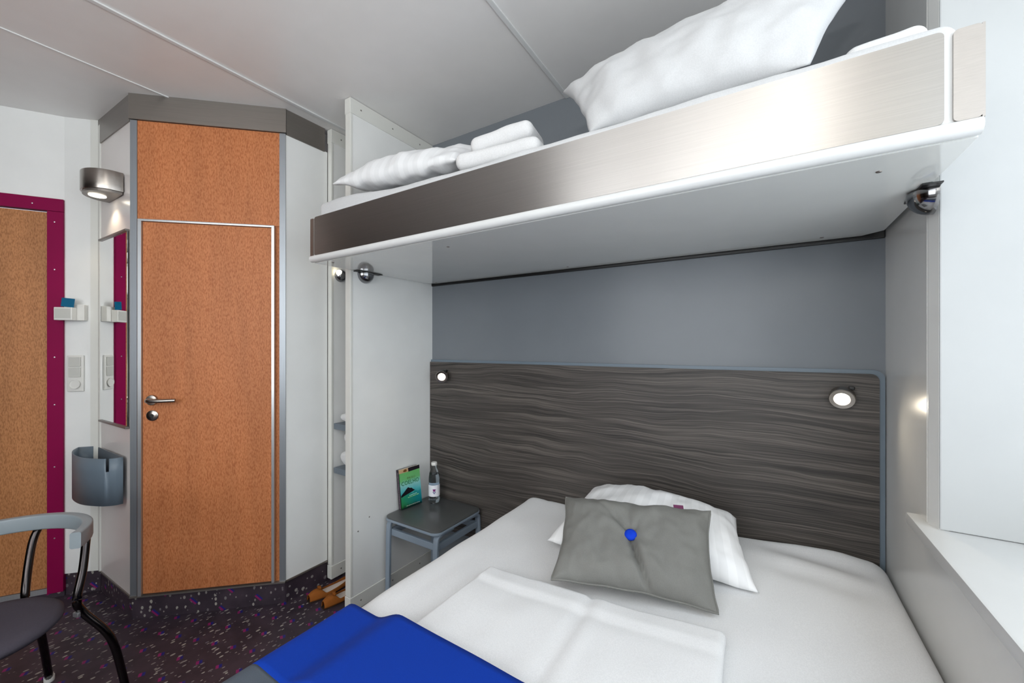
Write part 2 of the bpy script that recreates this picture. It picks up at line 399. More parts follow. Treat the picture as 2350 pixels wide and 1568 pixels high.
# ================================================================== THE ROOM
XR = 0.349; YB = 1.88; ZC = 2.65
A = (-3.172, .668); B = (-2.705, .682); Cc = (-2.181, 1.173); D = (-2.183, 1.415)
K = (-3.283, .553); d0 = Vector((-.53, -.848)).normalized()
def along(P, dr, s, off=0.0):
    """point s metres along dr from P, off metres to the room side (right hand normal)"""
    n_ = Vector((-dr[1], dr[0])); return (P[0] + dr[0] * s + n_[0] * off, P[1] + dr[1] * s + n_[1] * off)
def slab(P, Q, t0, t1, z0, z1, bm=None, bev=0):
    """vertical slab over the segment P-Q from offset t0 to t1 along the left normal of P->Q"""
    P = Vector(P[:2]); Q = Vector(Q[:2]); d = (Q - P).normalized(); n_ = Vector((-d.y, d.x))
    return prism([P + n_ * t0, Q + n_ * t0, Q + n_ * t1, P + n_ * t1], z0, z1, bm=bm, bev=bev)
def S(o, label): o['label'] = label; o['kind'] = 'structure'; return o

S(obj('floor', bx(-5.2, 0.9, -2.3, 2.0, -0.06, 0), 'vinyl'), 'dark purple speckled vinyl floor with small magenta and blue triangles')
S(obj('ceiling', bx(-5.2, 0.9, -2.3, 2.0, ZC, ZC + 0.06), 'ceiling'), 'pale grey panelled ceiling')
i = 0
for xs in (-2.088, -0.857, -2.575):
    i += 1
    S(obj('trim_%d' % i, bx(xs - 0.011, xs + 0.011, -2.3, YB, ZC - 0.007, ZC, 0.003) if i < 3 else bx(xs - 0.005, xs + 0.005, -2.3, 1.0, ZC - 0.005, ZC, 0.0015), 'edgew'),
      'thin white ceiling joint strip, %s' % ('ending above the wardrobe niche', 'ending above the upper bunk', 'ending above the corner bathroom')[i - 1])
S(obj('wall_back', bx(-5.2, 0.9, YB, YB + 0.08, 0, ZC), 'grey'), 'glossy grey wall behind the bed and bunk')
b = bx(XR, XR + 0.5, 1.452, YB + 0.08, 0, ZC); S(obj('wall_right', b, 'lgrey'), 'light grey side wall beside the head of the bed')
# wall under the window
S(obj('wall_under_window', bx(XR, XR + 0.42, -2.3, 1.452, 0, 0.905), 'lgrey'), 'light grey wall below the window sill beside the bed')
S(obj('wall_over_window', bx(XR, XR + 0.42, -2.3, 1.452, 2.52, ZC), 'lgrey'), 'wall strip above the side window')
S(obj('wall_window_end', bx(XR, XR + 0.42, -2.3, -1.25, 0.905, 2.52), 'lgrey'), 'wall on the near side of the window')
# corner post strip and bright window reveal
b = prism([(XR + 0.001, 1.453), (XR + 0.001, 1.445), (XR + 0.012, 1.412), (XR + 0.03, 1.412), (XR + 0.03, 1.453)], 0.905, 2.60, bev=0)
S(obj('trim_4', b, 'lgrey'), 'grey corner strip between the side wall and the window reveal')
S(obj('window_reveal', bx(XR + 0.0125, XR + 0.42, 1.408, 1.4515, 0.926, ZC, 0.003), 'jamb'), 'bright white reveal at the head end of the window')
b = bx(0.322, XR + 0.30, -1.25, 1.516, 0.895, 0.925, 0.006)
S(obj('window_sill', b, 'edgew', smooth=40), 'white window sill running along the side wall above the bed')
wn = thing('window_1', (XR + 0.33, 0, 0.93), 'side window outside the picture on the right', 'window', kind='structure')
fr = bmesh.new()
for (y0, y1, z0, z1) in ((-1.25, -1.19, 0.93, 2.52), (1.35, 1.41, 0.93, 2.52), (-1.19, 1.35, 0.93, 0.99), (-1.19, 1.35, 2.46, 2.52), (0.05, 0.11, 0.99, 2.46)):
    fr = bx(-0.03, 0.03, y0, y1, z0 - 0.93, z1 - 0.93, 0.004, bm=fr)
obj('window_frame', fr, 'plastic', wn); obj('pane', bx(-0.004, 0.004, -1.2, 1.36, 0.05, 1.54), 'glass', wn)
# wall behind the viewpoint, with its window
b = bmesh.new()
for (x0, x1, z0, z1) in ((-1.9, 0.0, 0, 0.85), (-1.9, 0.0, 2.52, ZC), (0.0, 0.9, 0, ZC)): b = bx(x0, x1, -2.0, -1.92, z0, z1, bm=b)
S(obj('wall_front', b, 'white'), 'white wall behind the viewpoint')
S(obj('wall_front_left', bx(-5.2, -1.9, -2.0, -1.92, 0, ZC), 'darkwall'), 'dark brown panelled wall behind the viewpoint on the left')
wn = thing('window_2', (-0.95, -1.96, 0.85), 'wide window behind the viewpoint', 'window', kind='structure')
fr = bmesh.new()
for (x0, x1, z0, z1) in ((-.95, -.89, 0, 1.67), (.89, .95, 0, 1.67), (-.89, .89, 0, .06), (-.89, .89, 1.61, 1.67), (-0.03, 0.03, .06, 1.61)): fr = bx(x0, x1, -0.03, 0.03, z0, z1, 0.004, bm=fr)
obj('window_frame', fr, 'plastic', wn); obj('pane', bx(-.90, .90, -0.004, 0.004, 0.05, 1.62), 'glass', wn)

# --- corner bathroom pod (three faces) -------------------------------------------------
zb = 0.12; zt = 2.52
S(obj('wall_bathroom_left', slab(A, B, 0, 0.03, zb, zt), 'pod'), 'white bathroom side panel carrying the mirror and wall lamp')
S(obj('wall_bathroom_right', slab(Cc, D, 0, 0.03, zb, zt), 'white'), 'white bathroom side panel beside the wardrobe niche')
BC = Vector((Cc[0] - B[0], Cc[1] - B[1])); LBC = BC.length; BC.normalize()
def bc(s, off=0.0): return along(B, BC, s, off)
def bcs(s0, s1, o0, o1, z0, z1, bm=None, bev=0): return slab(bc(s0), bc(s1), -o1, -o0, z0, z1, bm=bm, bev=bev)
# s along the face, o towards the room
d1 = thing('door_2', (B[0], B[1], zb), 'orange birch-veneer bathroom door set in the corner face, with lever handle', 'door', kind='structure')
dl = Matrix.Translation((-B[0], -B[1], -zb))
def dob(n_, bm_, m_, p=d1, **k_):
    xf(bm_, dl); return obj(n_, bm_, m_, p, **k_)
S(obj('wall_bathroom_front', bcs(0.03, LBC - 0.03, -0.03, 0.002, 2.022, zt), 'door'), 'orange birch-veneer panel above the bathroom door')
S(obj('wall_bathroom_core', bcs(0.02, LBC - 0.02, -0.045, -0.004, zb, 2.022), 'door'), 'orange birch-veneer surround of the bathroom door')
leaf = dob('door_leaf', bcs(0.058, 0.652, 0.0, 0.010, zb + 0.012, 2.008), 'door')
fr = bmesh.new(); fr = bcs(0.041, 0.057, 0, 0.02, zb + 0.004, 2.012, fr, 0.003)
fr = bcs(0.654, 0.667, 0, 0.02, zb + 0.004, 2.012, fr, 0.003); fr = bcs(0.041, 0.667, 0, 0.02, 2.010, 2.021, fr, 0.003)
dob('door_frame', fr, 'alul')
def disc_on(s, off, z, prof, n=28):
    p = bc(s, 0); nn = Vector((BC.y, -BC.x, 0)); m_ = Matrix.Translation((p[0] + nn.x * off, p[1] + nn.y * off, z)) @ axis_to(nn)
    return xf(lathe(prof, n), m_)
ros = dob('door_handle', disc_on(0.100, 0.010, 1.108, [(0.0265, 0), (0.0265, 0.006), (0.024, 0.010), (0.012, 0.011), (0.011, 0.04), (0, 0.04)]), 'nickel', smooth=35)
nn = Vector((BC.y, -BC.x, 0)); bd = Vector((BC.x, BC.y, 0)); o0 = Vector((bc(0.100)[0], bc(0.100)[1], 1.108))
path = catmull([o0 + nn * 0.035, o0 + nn * 0.055 + bd * 0.008, o0 + nn * 0.060 + bd * 0.04, o0 + nn * 0.058 + bd * 0.09, o0 + nn * 0.052 + bd * 0.125], 5)
bm_ = sweep(path, circ(0.0095, 12), bm=None); xf(bm_, dl); obj('lever', bm_, 'nickel', ros, smooth=50)
esc = dob('lock_rosette', disc_on(0.102, 0.010, 1.030, [(0.0265, 0), (0.0265, 0.005), (0.022, 0.008), (0, 0.008)]), 'nickel', smooth=35)
bm_ = disc_on(0.102, 0.018, 1.030, [(0.009, 0), (0.009, 0.002), (0, 0.002)]); bm_ = merge(bm_, disc_on(0.102, 0.018, 1.018, [(0.004, 0), (0.004, 0.002), (0, 0.002)])); xf(bm_, dl)
obj('keyhole', bm_, 'black', esc)
# corner posts
b = bmesh.new(); b = bcs(0.0, 0.030, -0.01, 0.006, zb, zt, b, 0.002); b = slab((A[0], A[1]), B, -0.004, 0.004, zb, zt, None) if False else b
S(obj('trim_5', b, 'alu'), 'grey aluminium corner post on the left edge of the bathroom front')
S(obj('trim_6', bcs(LBC - 0.030, LBC, -0.01, 0.006, zb, zt, None, 0.002), 'alu'), 'grey aluminium corner post on the right edge of the bathroom front')
# fascia between pod and ceiling
b = slab((A[0], A[1]), (B[0] - 0.004, B[1]), -0.006, 0.02, zt - 0.005, ZC); S(obj('trim_7', b, 'trimgrey'), 'grey metal ceiling fascia above the mirror panel')
b = bcs(-0.004, LBC + 0.004, -0.02, 0.012, zt + 0.002, ZC); S(obj('trim_8', b, 'trimgrey'), 'warm grey metal ceiling fascia above the bathroom door')
b = slab(Cc, (D[0], D[1] - 0.02), -0.006, 0.02, zt - 0.005, ZC); S(obj('trim_9', b, 'trimgrey'), 'grey metal ceiling fascia beside the wardrobe niche')
# screws on the fascias
# coved skirting around the pod, with a small metal edge on top
b = bmesh.new()
b = slab(A, (B[0] + 0.0, B[1]), 0.006, 0.02, 0, zb, b); b = bcs(-0.0, LBC, -0.02, -0.006, 0, zb, b); b = slab(Cc, D, 0.006, 0.02, 0, zb, b)
S(obj('baseboard_bathroom', b, 'vinyl'), 'dark speckled skirting around the foot of the bathroom')
b = bmesh.new(); b = slab(A, B, -0.006, 0.01, zb - 0.004, zb + 0.004, b); b = bcs(0, LBC, -0.01, 0.014, zb - 0.004, zb + 0.004, b); b = slab(Cc, D, -0.006, 0.01, zb - 0.004, zb + 0.004, b)
S(obj('trim_10', b, 'trimgrey'), 'thin metal edge on top of the bathroom skirting')
# bathroom body behind the faces
b = prism([(A[0] + .0, A[1] + .05), (B[0] - 0.02, B[1] + .05), (Cc[0] - .05, Cc[1] + .02), (D[0] - .05, D[1]), (D[0] - .05, YB), (A[0] - 0.5, YB), (A[0] - 0.5, A[1] + 0.05)], 0, ZC)
S(obj('wall_bathroom_body', b, 'pod'), 'hidden body of the bathroom pod')

# --- entrance wall -----------------------------------------------------------------------
S(obj('wall_left', slab(K, A, 0.0, 0.06, 0.12, ZC), 'white'), 'white wall strip with the switches beside the entrance door')
S(obj('baseboard_left', slab(K, A, 0.008, 0.05, 0, 0.12), 'vinyl'), 'dark speckled skirting below the white wall strip')
# corner profile at A
b = bmesh.new(); b = slab((A[0] - 0.028, A[1] - 0.028), (A[0] - 0.004, A[1] - 0.003), -0.005, 0.02, 0.12, ZC, b, 0.002); b = bx(A[0] - 0.004, A[0] + 0.026, A[1] - 0.006, A[1] + 0.01, 0.12, zt + 0.1, 0.002, bm=b)
S(obj('trim_11', b, 'profile'), 'white corner profile between entrance wall and bathroom')
def dz(s): return (K[0] + d0.x * s, K[1] + d0.y * s)
LW = 2.6
S(obj('wall_entrance_side', slab(dz(LW), dz(0.98), 0.0, 0.06, 0, ZC), 'darkwall'), 'dark brown wall beyond the entrance door')
b = slab(dz(.98), dz(0.0), 0.0, 0.06, 2.185, ZC)
S(obj('wall_entrance', b, 'white'), 'white wall above the entrance door')
d2 = thing('door_1', (K[0], K[1], 0), 'tan birch-veneer entrance door in a magenta frame at the left edge', 'door', kind='structure')
dl2 = Matrix.Translation((-K[0], -K[1], 0))
def dob2(n_, bm_, m_, **k_): xf(bm_, dl2); return obj(n_, bm_, m_, d2, **k_)
dob2('door_leaf', slab(dz(0.915), dz(0.066), 0.002, 0.04, 0.06, 2.112), 'door2')
b = slab(dz(0.0635), dz(0.0), -0.014, 0.03, 0.03, 2.118, None, 0.002); b = slab(dz(0.98), dz(0.915), -0.014, 0.03, 0.03, 2.118, b, 0.002); b = slab(dz(0.98), dz(0.0), -0.0145, 0.03, 2.1195, 2.188, b, 0.002)
frm = dob2('door_frame', b, 'magenta')
b = bmesh.new()
nW = Vector((d0.y, -d0.x, 0)) * -1.0
nW = Vector((-d0.y, d0.x, 0)); 
def onw(P, dr, s, off, z):  # point on wall K->..., off towards the room
    n_ = Vector((dr[1], -dr[0])); n_ = n_ if n_.x > 0 else -n_
    return Vector((P[0] + dr[0] * s + n_.x * off, P[1] + dr[1] * s + n_.y * off, z)), Vector((n_.x, n_.y, 0))
for (s, z) in ((0.034, 2.06), (0.034, 1.80), (0.034, 1.58), (0.034, 1.32), (0.034, 1.06), (0.034, .72), (0.034, .33), (0.12, 2.15), (0.30, 2.15)):
    p, n_ = onw(K, d0, s, 0.0135, z); obj('screw', xf(lathe([(0.004, 0), (0.003, 0.0018), (0, 0.0022)], 10), dl2 @ Matrix.Translation(p) @ axis_to(n_)), 'alul', frm)
dob2('threshold', slab(dz(0.92), dz(0.064), -0.004, 0.03, 0.03, 0.058), 'alul')
S(obj('baseboard_entrance', slab(dz(LW), dz(0.0), 0.0, 0.05, 0, 0.03), 'vinyl'), 'dark skirting strip under the entrance door')
e = dz(LW)
S(obj('wall_far_left', bx(e[0] - 0.06, e[0], -2.0, e[1] + 0.05, 0, ZC), 'darkwall'), 'dark brown wall left of the viewpoint')

# --- partitions ---------------------------------------------------------------------------
def partition(x0, x1, y0, label):
    t = thing('partition_panel', ((x0 + x1) / 2, y0, 0.02), label, 'partition', group='white partition panels')
    L = YB - y0; hw = (x1 - x0) / 2
    obj('panel', bx(-hw, hw, 0.004, L, 0.07, ZC - 0.09), 'white', t)
    obj('edge_profile', bx(-hw - 0.0015, hw + 0.0015, -0.002, 0.012, 0.08, ZC - 0.098, 0.002), 'profile', t)
    for nm, za, zc2 in (('top_cap', ZC - 0.10, ZC - 0.022), ('bottom_cap', 0.0, 0.075)):
        c_ = obj(nm, bx(-hw - 0.004, hw + 0.004, -0.004, L, za, zc2, 0.002), 'profile', t)
        for yy in (0.06, 0.27, 0.48): 
            if yy < L: obj('screw', (xf(lathe([(0.0045, 0), (0.003, 0.001), (0, 0.001)], 10), Matrix.Translation((hw + 0.004, yy, (za + zc2) / 2)) @ axis_to((1, 0, 0)))), 'trimgrey', c_)
    if y0 < 1.4:
        for yy, z in ((0.045, 0.40), (0.115, 0.45)): obj('screw', xf(lathe([(0.004, 0), (0.003, 0.001), (0, 0.001)], 10), Matrix.Translation((hw, yy, z)) @ axis_to((1, 0, 0))), 'trimgrey', t)
    return t
partition(-1.828, -1.790, 1.288, 'white partition panel between the wardrobe niche and the nightstand')
partition(-2.178, -2.146, 1.418, 'white partition panel on the far side of the wardrobe niche')
# wardrobe shelves, towels
def shelf(z, label):
    o = obj('wardrobe_shelf', bx(-2.128, -1.8285, 1.42, YB - 0.002, z - 0.034, z, 0.003), 'shelf'); return tag(o, label, 'shelf', 'slate wardrobe shelves')
shelf(0.932, 'slate blue shelf in the wardrobe niche, upper of the two')
shelf(0.676, 'slate blue shelf in the wardrobe niche, lower of the two')
def rolled(name, cx, y0, y1, z, rx, rz_, seed, label, group='towels on the wardrobe shelves'):
    prof = []
    b = bmesh.new(); n1 = 22; n2 = 26; rings = []
    for i in range(n1 + 1):
        t = i / n1; e = min(1, min(t, 1 - t) * 9); e = math.sqrt(1 - (1 - e) ** 2) if e < 1 else 1
        ring = []
        for j in range(n2):
            a = 2 * math.pi * j / n2; k_ = (0.72 + 0.28 * e) * (1 + 0.08 * nz(math.cos(a) * 1.5, math.sin(a) * 1.5 + seed, t * 4))
            ring.append(b.verts.new((cx + rx * k_ * math.cos(a), y0 + (y1 - y0) * t, z + rz_ + rz_ * k_ * math.sin(a))))
        rings.append(ring)
    for a, c in zip(rings, rings[1:]):
        for j in range(n2): b.faces.new((a[j], a[(j + 1) % n2], c[(j + 1) % n2], c[j]))
    b.faces.new(rings[0][::-1]); b.faces.new(rings[-1])
    return tag(obj(name, b, 'towel', smooth='all'), label, 'towel', group)
rolled('folded_towel', -1.992, 1.435, 1.80, 0.938, 0.128, 0.030, 1, 'white folded towel on the upper wardrobe shelf')
rolled('folded_towel', -1.993, 1.436, 1.80, 0.679, 0.126, 0.052, 2, 'white rolled towel lying directly on the lower wardrobe shelf')
rolled('folded_towel', -1.985, 1.450, 1.80, 0.788, 0.115, 0.056, 3, 'white rolled towel stacked on another towel on the lower wardrobe shelf')

# ================================================================== UPPER BUNK
BX0, BX1, BY0 = -1.784, 0.331, 1.07
t = thing('bunk_bed', (-0.73, 1.47, 1.768), 'upper bunk with brushed steel front rail and white underside', 'bunk bed')
T0 = Matrix.Translation((0.73, -1.47, -1.768))
def tb(nm, bm_, m_, parent=t, **k_): xf(bm_, T0); return obj(nm, bm_, m_, parent, **k_)
pts = [(BX0, BY0 + 0.022), (BX1, BY0 + 0.022), (BX1, YB - 0.03 - 0.05), (BX1 - 0.05, YB - 0.03), (BX0 + 0.05, YB - 0.03), (BX0, YB - 0.08)]
und = tb('underside_board', prism(pts, 1.768, 1.79), 'under')
# rounded white edge profile along the front
path = [Vector((BX0, BY0 + 0.010, 1.784)), Vector((BX1, BY0 + 0.010, 1.784))]
tb('edge_profile', sweep(path, circ(0.016, 16, 0.0155)), 'edgew', smooth=50)
tb('rail_backing', bx(BX0, BX1, BY0 + 0.0065, BY0 + 0.030, 1.79, 1.968, 0.002), 'edgew')
# steel rail as one long plate with rounded corners (front view), end caps either side
def plate(x0, x1, z0, z1, r, y0, y1, corners=(1, 1, 1, 1)):
    b_ = prism([(p[0], p[1]) for p in rrect(x0, x1, z0, z1, r, 5, corners)], -y1, -y0)
    return xf(b_, Matrix.Rotation(R(90), 4, 'X'))
tb('rail', plate(-1.752, 0.281, 1.797, 1.972, 0.010, BY0 + 0.001, BY0 + 0.006), 'steel')
tb('end_cap', plate(0.293, BX1, 1.797, 1.968, 0.008, BY0 + 0.001, BY0 + 0.006), 'steelcap')
tb('end_cap', plate(BX0, -1.760, 1.795, 1.968, 0.004, BY0 + 0.001, BY0 + 0.006), 'steelcap')
tb('end_cap', bx(BX1 - 0.001, BX1 + 0.003, BY0 + 0.002, BY0 + 0.030, 1.797, 1.968), 'steelcap')
for (x, y) in ((-1.70, 1.13), (-1.70, 1.82), (-1.05, 1.19), (-0.82, 1.80), (0.21, 1.19), (0.165, 1.80)):
    b = xf(lathe([(0.006, 0), (0.005, 0.002), (0.002, 0.0024), (0, 0.001)], 12), T0 @ Matrix.Translation((x, y, 1.768)) @ Matrix.Rotation(R(180), 4, 'X'))
    obj('screw', b, 'trimgrey', und)
# dark seal along the wall
S(tag(obj('trim_12', bx(-1.785, XR - 0.002, YB - 0.012, YB - 0.0005, 1.757, 1.80, 0.003), 'black'), 'x', 'x'), 'dark gap seal along the back wall under the bunk')
del bpy.data.objects['trim_12']['category']
def dome(x, y, z, r, sx, label):
    b_ = bmesh.new(); r_ = bmesh.ops.create_uvsphere(b_, u_segments=36, v_segments=20, radius=r)
    bmesh.ops.bisect_plane(b_, geom=list(b_.verts) + list(b_.edges) + list(b_.faces), plane_co=(0, 0, 0), plane_no=(sx, 0, 0), clear_inner=True)
    bmesh.ops.bisect_plane(b_, geom=list(b_.verts) + list(b_.edges) + list(b_.faces), plane_co=(0, 0, 0.006), plane_no=(0, 0, 1), clear_outer=True)
    ed = [e_ for e_ in b_.edges if e_.is_boundary]; bmesh.ops.holes_fill(b_, edges=ed)
    th = thing('bunk_bracket', (x, y, z), label, 'bracket', group='domed steel bunk brackets')
    obj('dome', b_, 'chrome', th, smooth=30)
    obj('support_plate', bx(min(0.0, sx * 0.036), max(0, sx * 0.036), -0.07, 0.085, 0.0065, 0.010), 'black', th)
    return th
dome(-1.7895, 1.375, 1.757, 0.046, 1, 'domed steel bracket under the bunk on the white partition')
dome(XR - 0.0005, 1.40, 1.757, 0.050, -1, 'domed steel bracket under the bunk on the side wall by the window')
# spot lamp in the niche
th = thing('niche_lamp', (-2.146, 1.475, 1.80), 'small chrome dome lamp glowing inside the wardrobe niche', 'lamp')
b = bmesh.new(); bmesh.ops.create_uvsphere(b, u_segments=24, v_segments=14, radius=0.038)
bmesh.ops.bisect_plane(b, geom=list(b.verts) + list(b.edges) + list(b.faces), plane_co=(0, 0, 0), plane_no=(1, 0, 0), clear_inner=True)
obj('dome', b, 'chrome', th, smooth='all')
obj('bulb', xf(lathe([(0.017, 0), (0.015, 0.006), (0, 0.008)], 16), Matrix.Translation((0.022, -0.024, 0.014)) @ axis_to((0.5, -0.8, 0.4))), 'lampon2', th)

# mattress and bedding on the bunk
def d_bm(w_, n_):
    lift = 0.040 * sm(-1.0, -1.75, w_.x) if w_.z > 1.97 else 0
    k_ = 0.006 * nz(w_.x * 5, w_.y * 5, w_.z * 3) + 0.003 * nz(w_.x * 14, w_.y * 14)
    return Vector((w_.x, w_.y, w_.z + lift + k_)) + Vector((n_.x, n_.y, 0)) * k_
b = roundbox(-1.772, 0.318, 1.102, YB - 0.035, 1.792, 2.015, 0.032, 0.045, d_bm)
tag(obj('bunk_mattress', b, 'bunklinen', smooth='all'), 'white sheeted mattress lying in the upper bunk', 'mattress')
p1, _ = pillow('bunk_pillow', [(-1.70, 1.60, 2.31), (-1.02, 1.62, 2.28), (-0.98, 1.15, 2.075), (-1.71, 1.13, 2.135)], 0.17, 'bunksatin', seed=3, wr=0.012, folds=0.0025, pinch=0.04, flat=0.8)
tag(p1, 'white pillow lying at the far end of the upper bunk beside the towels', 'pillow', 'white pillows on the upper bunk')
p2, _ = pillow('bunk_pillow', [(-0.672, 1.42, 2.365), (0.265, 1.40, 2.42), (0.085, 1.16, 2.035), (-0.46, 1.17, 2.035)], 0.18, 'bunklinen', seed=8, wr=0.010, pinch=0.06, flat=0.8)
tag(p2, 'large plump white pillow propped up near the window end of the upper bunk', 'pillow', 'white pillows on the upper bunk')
# folded towels on bunk
def foldtowel(cx, cy, z, L, W_, H_, rz, tilt, label, seed):
    def dd(w_, n_): return w_ + n_ * (0.004 * nz(w_.x * 14 + seed, w_.y * 14, w_.z * 14))
    b_ = roundbox(-L / 2, L / 2, -W_ / 2, W_ / 2, 0, H_, H_ * 0.46, 0.02, dd)
    xf(b_, Matrix.Translation((cx, cy, z)) @ Matrix.Rotation(rz, 4, 'Z') @ Matrix.Rotation(tilt, 4, 'Y'))
    return tag(obj('folded_towel', b_, 'towel', smooth='all'), label, 'towel', 'folded towels on the upper bunk')
foldtowel(-0.818, 1.25, 2.030, 0.33, 0.20, 0.062, R(8), R(-1), 'white folded towel on the upper bunk, under a second towel', 1)
foldtowel(-0.822, 1.27, 2.104, 0.25, 0.17, 0.066, R(10), R(-7), 'white folded towel lying on top of another towel on the upper bunk', 2)
foldtowel(0.225, 1.31, 2.026, 0.15, 0.20, 0.062, R(4), R(-8), 'white folded towel at the window end of the upper bunk', 5)

# ================================================================== HEADBOARD
t = thing('headboard', (-0.72, YB, 0.25), 'dark grained wood headboard panel with blue-grey edge behind the bed', 'headboard')
T1 = Matrix.Translation((0.72, -YB, -0.25))
b = plate(-1.788, XR - 0.003, 0.25, 1.297, 0.032, YB - 0.014, YB - 0.0005, (1, 0, 0, 0)); xf(b, T1); obj('backing_edge', b, 'bluegrey', t)
b = plate(-1.788, XR - 0.019, 0.26, 1.283, 0.024, YB - 0.022, YB - 0.0142, (1, 0, 0, 0)); xf(b, T1); obj('wood_panel', b, 'headwood', t)
def reading(x, z, aim, label):
    th = thing('reading_lamp', (x, YB - 0.022, z), label, 'lamp', group='round reading lamps on the headboard')
    obj('mount', xf(lathe([(0.024, 0), (0.024, 0.012), (0.010, 0.016), (0.009, 0.034), (0, 0.034)], 20), axis_to((0, -1, 0))), 'nickel', th, smooth=35)
    a = Vector(aim).normalized(); c_ = Vector((0, -0.034, 0)) 
    mm = Matrix.Translation(c_ - a * 0.006) @ axis_to(a)
    obj('head', xf(lathe([(0, -0.006), (0.030, -0.004), (0.0375, 0.004), (0.0375, 0.028), (0.0355, 0.031), (0.0235, 0.0295), (0.0225, 0.024), (0, 0.024)], 36), mm), 'nickel', th, smooth=30)
    obj('lens', xf(lathe([(0.0222, 0.0245), (0.0212, 0.0250), (0, 0.0255)], 28), mm), 'lampon', th)
    obj('switch', bx(0.018, 0.034, -0.040, -0.022, 0.024, 0.036, 0.003), 'black', th)
    l = bpy.data.lights.new('reading_light', 'SPOT'); l.energy = 1.6; l.color = (1, 0.86, 0.66); l.spot_size = R(140); l.spot_blend = 0.9; l.shadow_soft_size = 0.02
    lo = bpy.data.objects.new('reading_light', l); COL.objects.link(lo); lo.parent = th; lo.location = c_ + a * 0.026
    lo.rotation_euler = a.to_track_quat('-Z', 'Y').to_euler()
    return th
reading(-1.655, 1.203, (0.50, -0.80, -0.28), 'small round reading lamp glowing on the headboard above the nightstand')
reading(0.225, 1.203, (-0.16, -0.92, -0.36), 'small round reading lamp glowing on the headboard near the window wall')

# ================================================================== BED
def ztop(x): return 0.600 + 0.045 * sm(-0.75, 0.25, x)
def d_m(w_, n_):
    up = sm(0.35, 0.5, w_.z); k_ = 0.005 * nz(w_.x * 4, w_.y * 4, 2) + 0.0025 * nz(w_.x * 11, w_.y * 7, 7)
    # hem line parallel to the bed edge and small tension folds near the head
    hem = -0.004 * math.exp(-((w_.x + 0.935) / 0.008) ** 2)
    tens = 0.010 * math.sin(w_.x * 9 + w_.y * 38) * sm(1.45, 1.75, w_.y) * sm(-0.1, 0.1, w_.x) * sm(0.34, 0.2, w_.x)
    z = w_.z + (ztop(w_.x) - 0.60 + (k_ + hem + tens) * max(0, n_.z)) * up
    x_ = w_.x + (n_.x * k_ if w_.x < 0 else 0)
    return Vector((x_, w_.y, z))
bed = thing('bed', (-0.35, 0.5, 0), 'double bed with white sheet beside the window wall', 'bed')
TB = Matrix.Translation((0.35, -0.5, 0))
b = bx(-1.00, XR - 0.03, -0.15, YB - 0.03, 0.12, 0.34, 0.01); xf(b, TB); obj('bed_base', b, 'darkcloth', bed)
for x in (-0.93, XR - 0.10):
    for y in (-0.08, YB - 0.12): b = bx(x - 0.025, x + 0.025, y - 0.025, y + 0.025, 0, 0.12, 0.004); xf(b, TB); obj('leg', b, 'black', bed)
b = roundbox(-1.062, XR - 0.003, -0.18, YB - 0.026, 0.30, 0.60, 0.055, 0.022, d_m); xf(b, TB)
obj('sheeted_mattress', b, 'linen', bed, smooth='all')
# folded duvet
def duv(x, y):
    """height of the duvet above the sheet"""
    ex = sm(-0.795, -0.745, x + 0.008 * nz(y * 4, 1)) * sm(-0.075, -0.125, x + 0.012 * nz(y * 3, 5)); ey = sm(1.145 + 0.010 * nz(x * 5, 3), 1.085, y)
    return 0.050 * ex * ey
def d_d(w_, n_):
    top = sm(0.612, 0.64, w_.z)
    k_ = 0.0045 * nz(w_.x * 5, w_.y * 4, 9) + 0.003 * nz(w_.x * 12, w_.y * 9, 4)
    seam = -0.007 * math.exp(-((w_.x + 0.424 + 0.02 * (w_.y - 0.9)) / 0.012) ** 2) + 0.004 * math.exp(-((w_.x + 0.395 + 0.02 * (w_.y - 0.9)) / 0.02) ** 2)
    rim = 0.003 * math.exp(-((w_.y - 1.06) / 0.02) ** 2) - 0.004 * math.exp(-((w_.y - 1.03) / 0.012) ** 2)
    e_ = 0.010 * nz(w_.x * 4, w_.y * 4, 2)
    return Vector((w_.x + e_ * abs(n_.x) + 0.03 * (w_.y - 1.12) * (1 if w_.x < -0.45 else 0.0), w_.y + e_ * 1.3 * abs(n_.y) + 0.03 * (w_.x + 0.45) * sm(0.9, 1.1, w_.y) * 0.6, w_.z + ztop(w_.x) - 0.60 + (k_ + seam + rim) * top))
b = roundbox(-0.795, -0.085, -0.10, 1.125, 0.604, 0.640, 0.0175, 0.018, d_d)
b_uv = b.loops.layers.uv.new('UVMap')
for f in b.faces:
    for lp in f.loops: lp[b_uv].uv = (lp.vert.co.x * 0.9, lp.vert.co.y * 0.9)
tag(obj('folded_duvet', b, 'linen', smooth='all'), 'white folded duvet lying on the bed in front of the grey cushion', 'duvet')
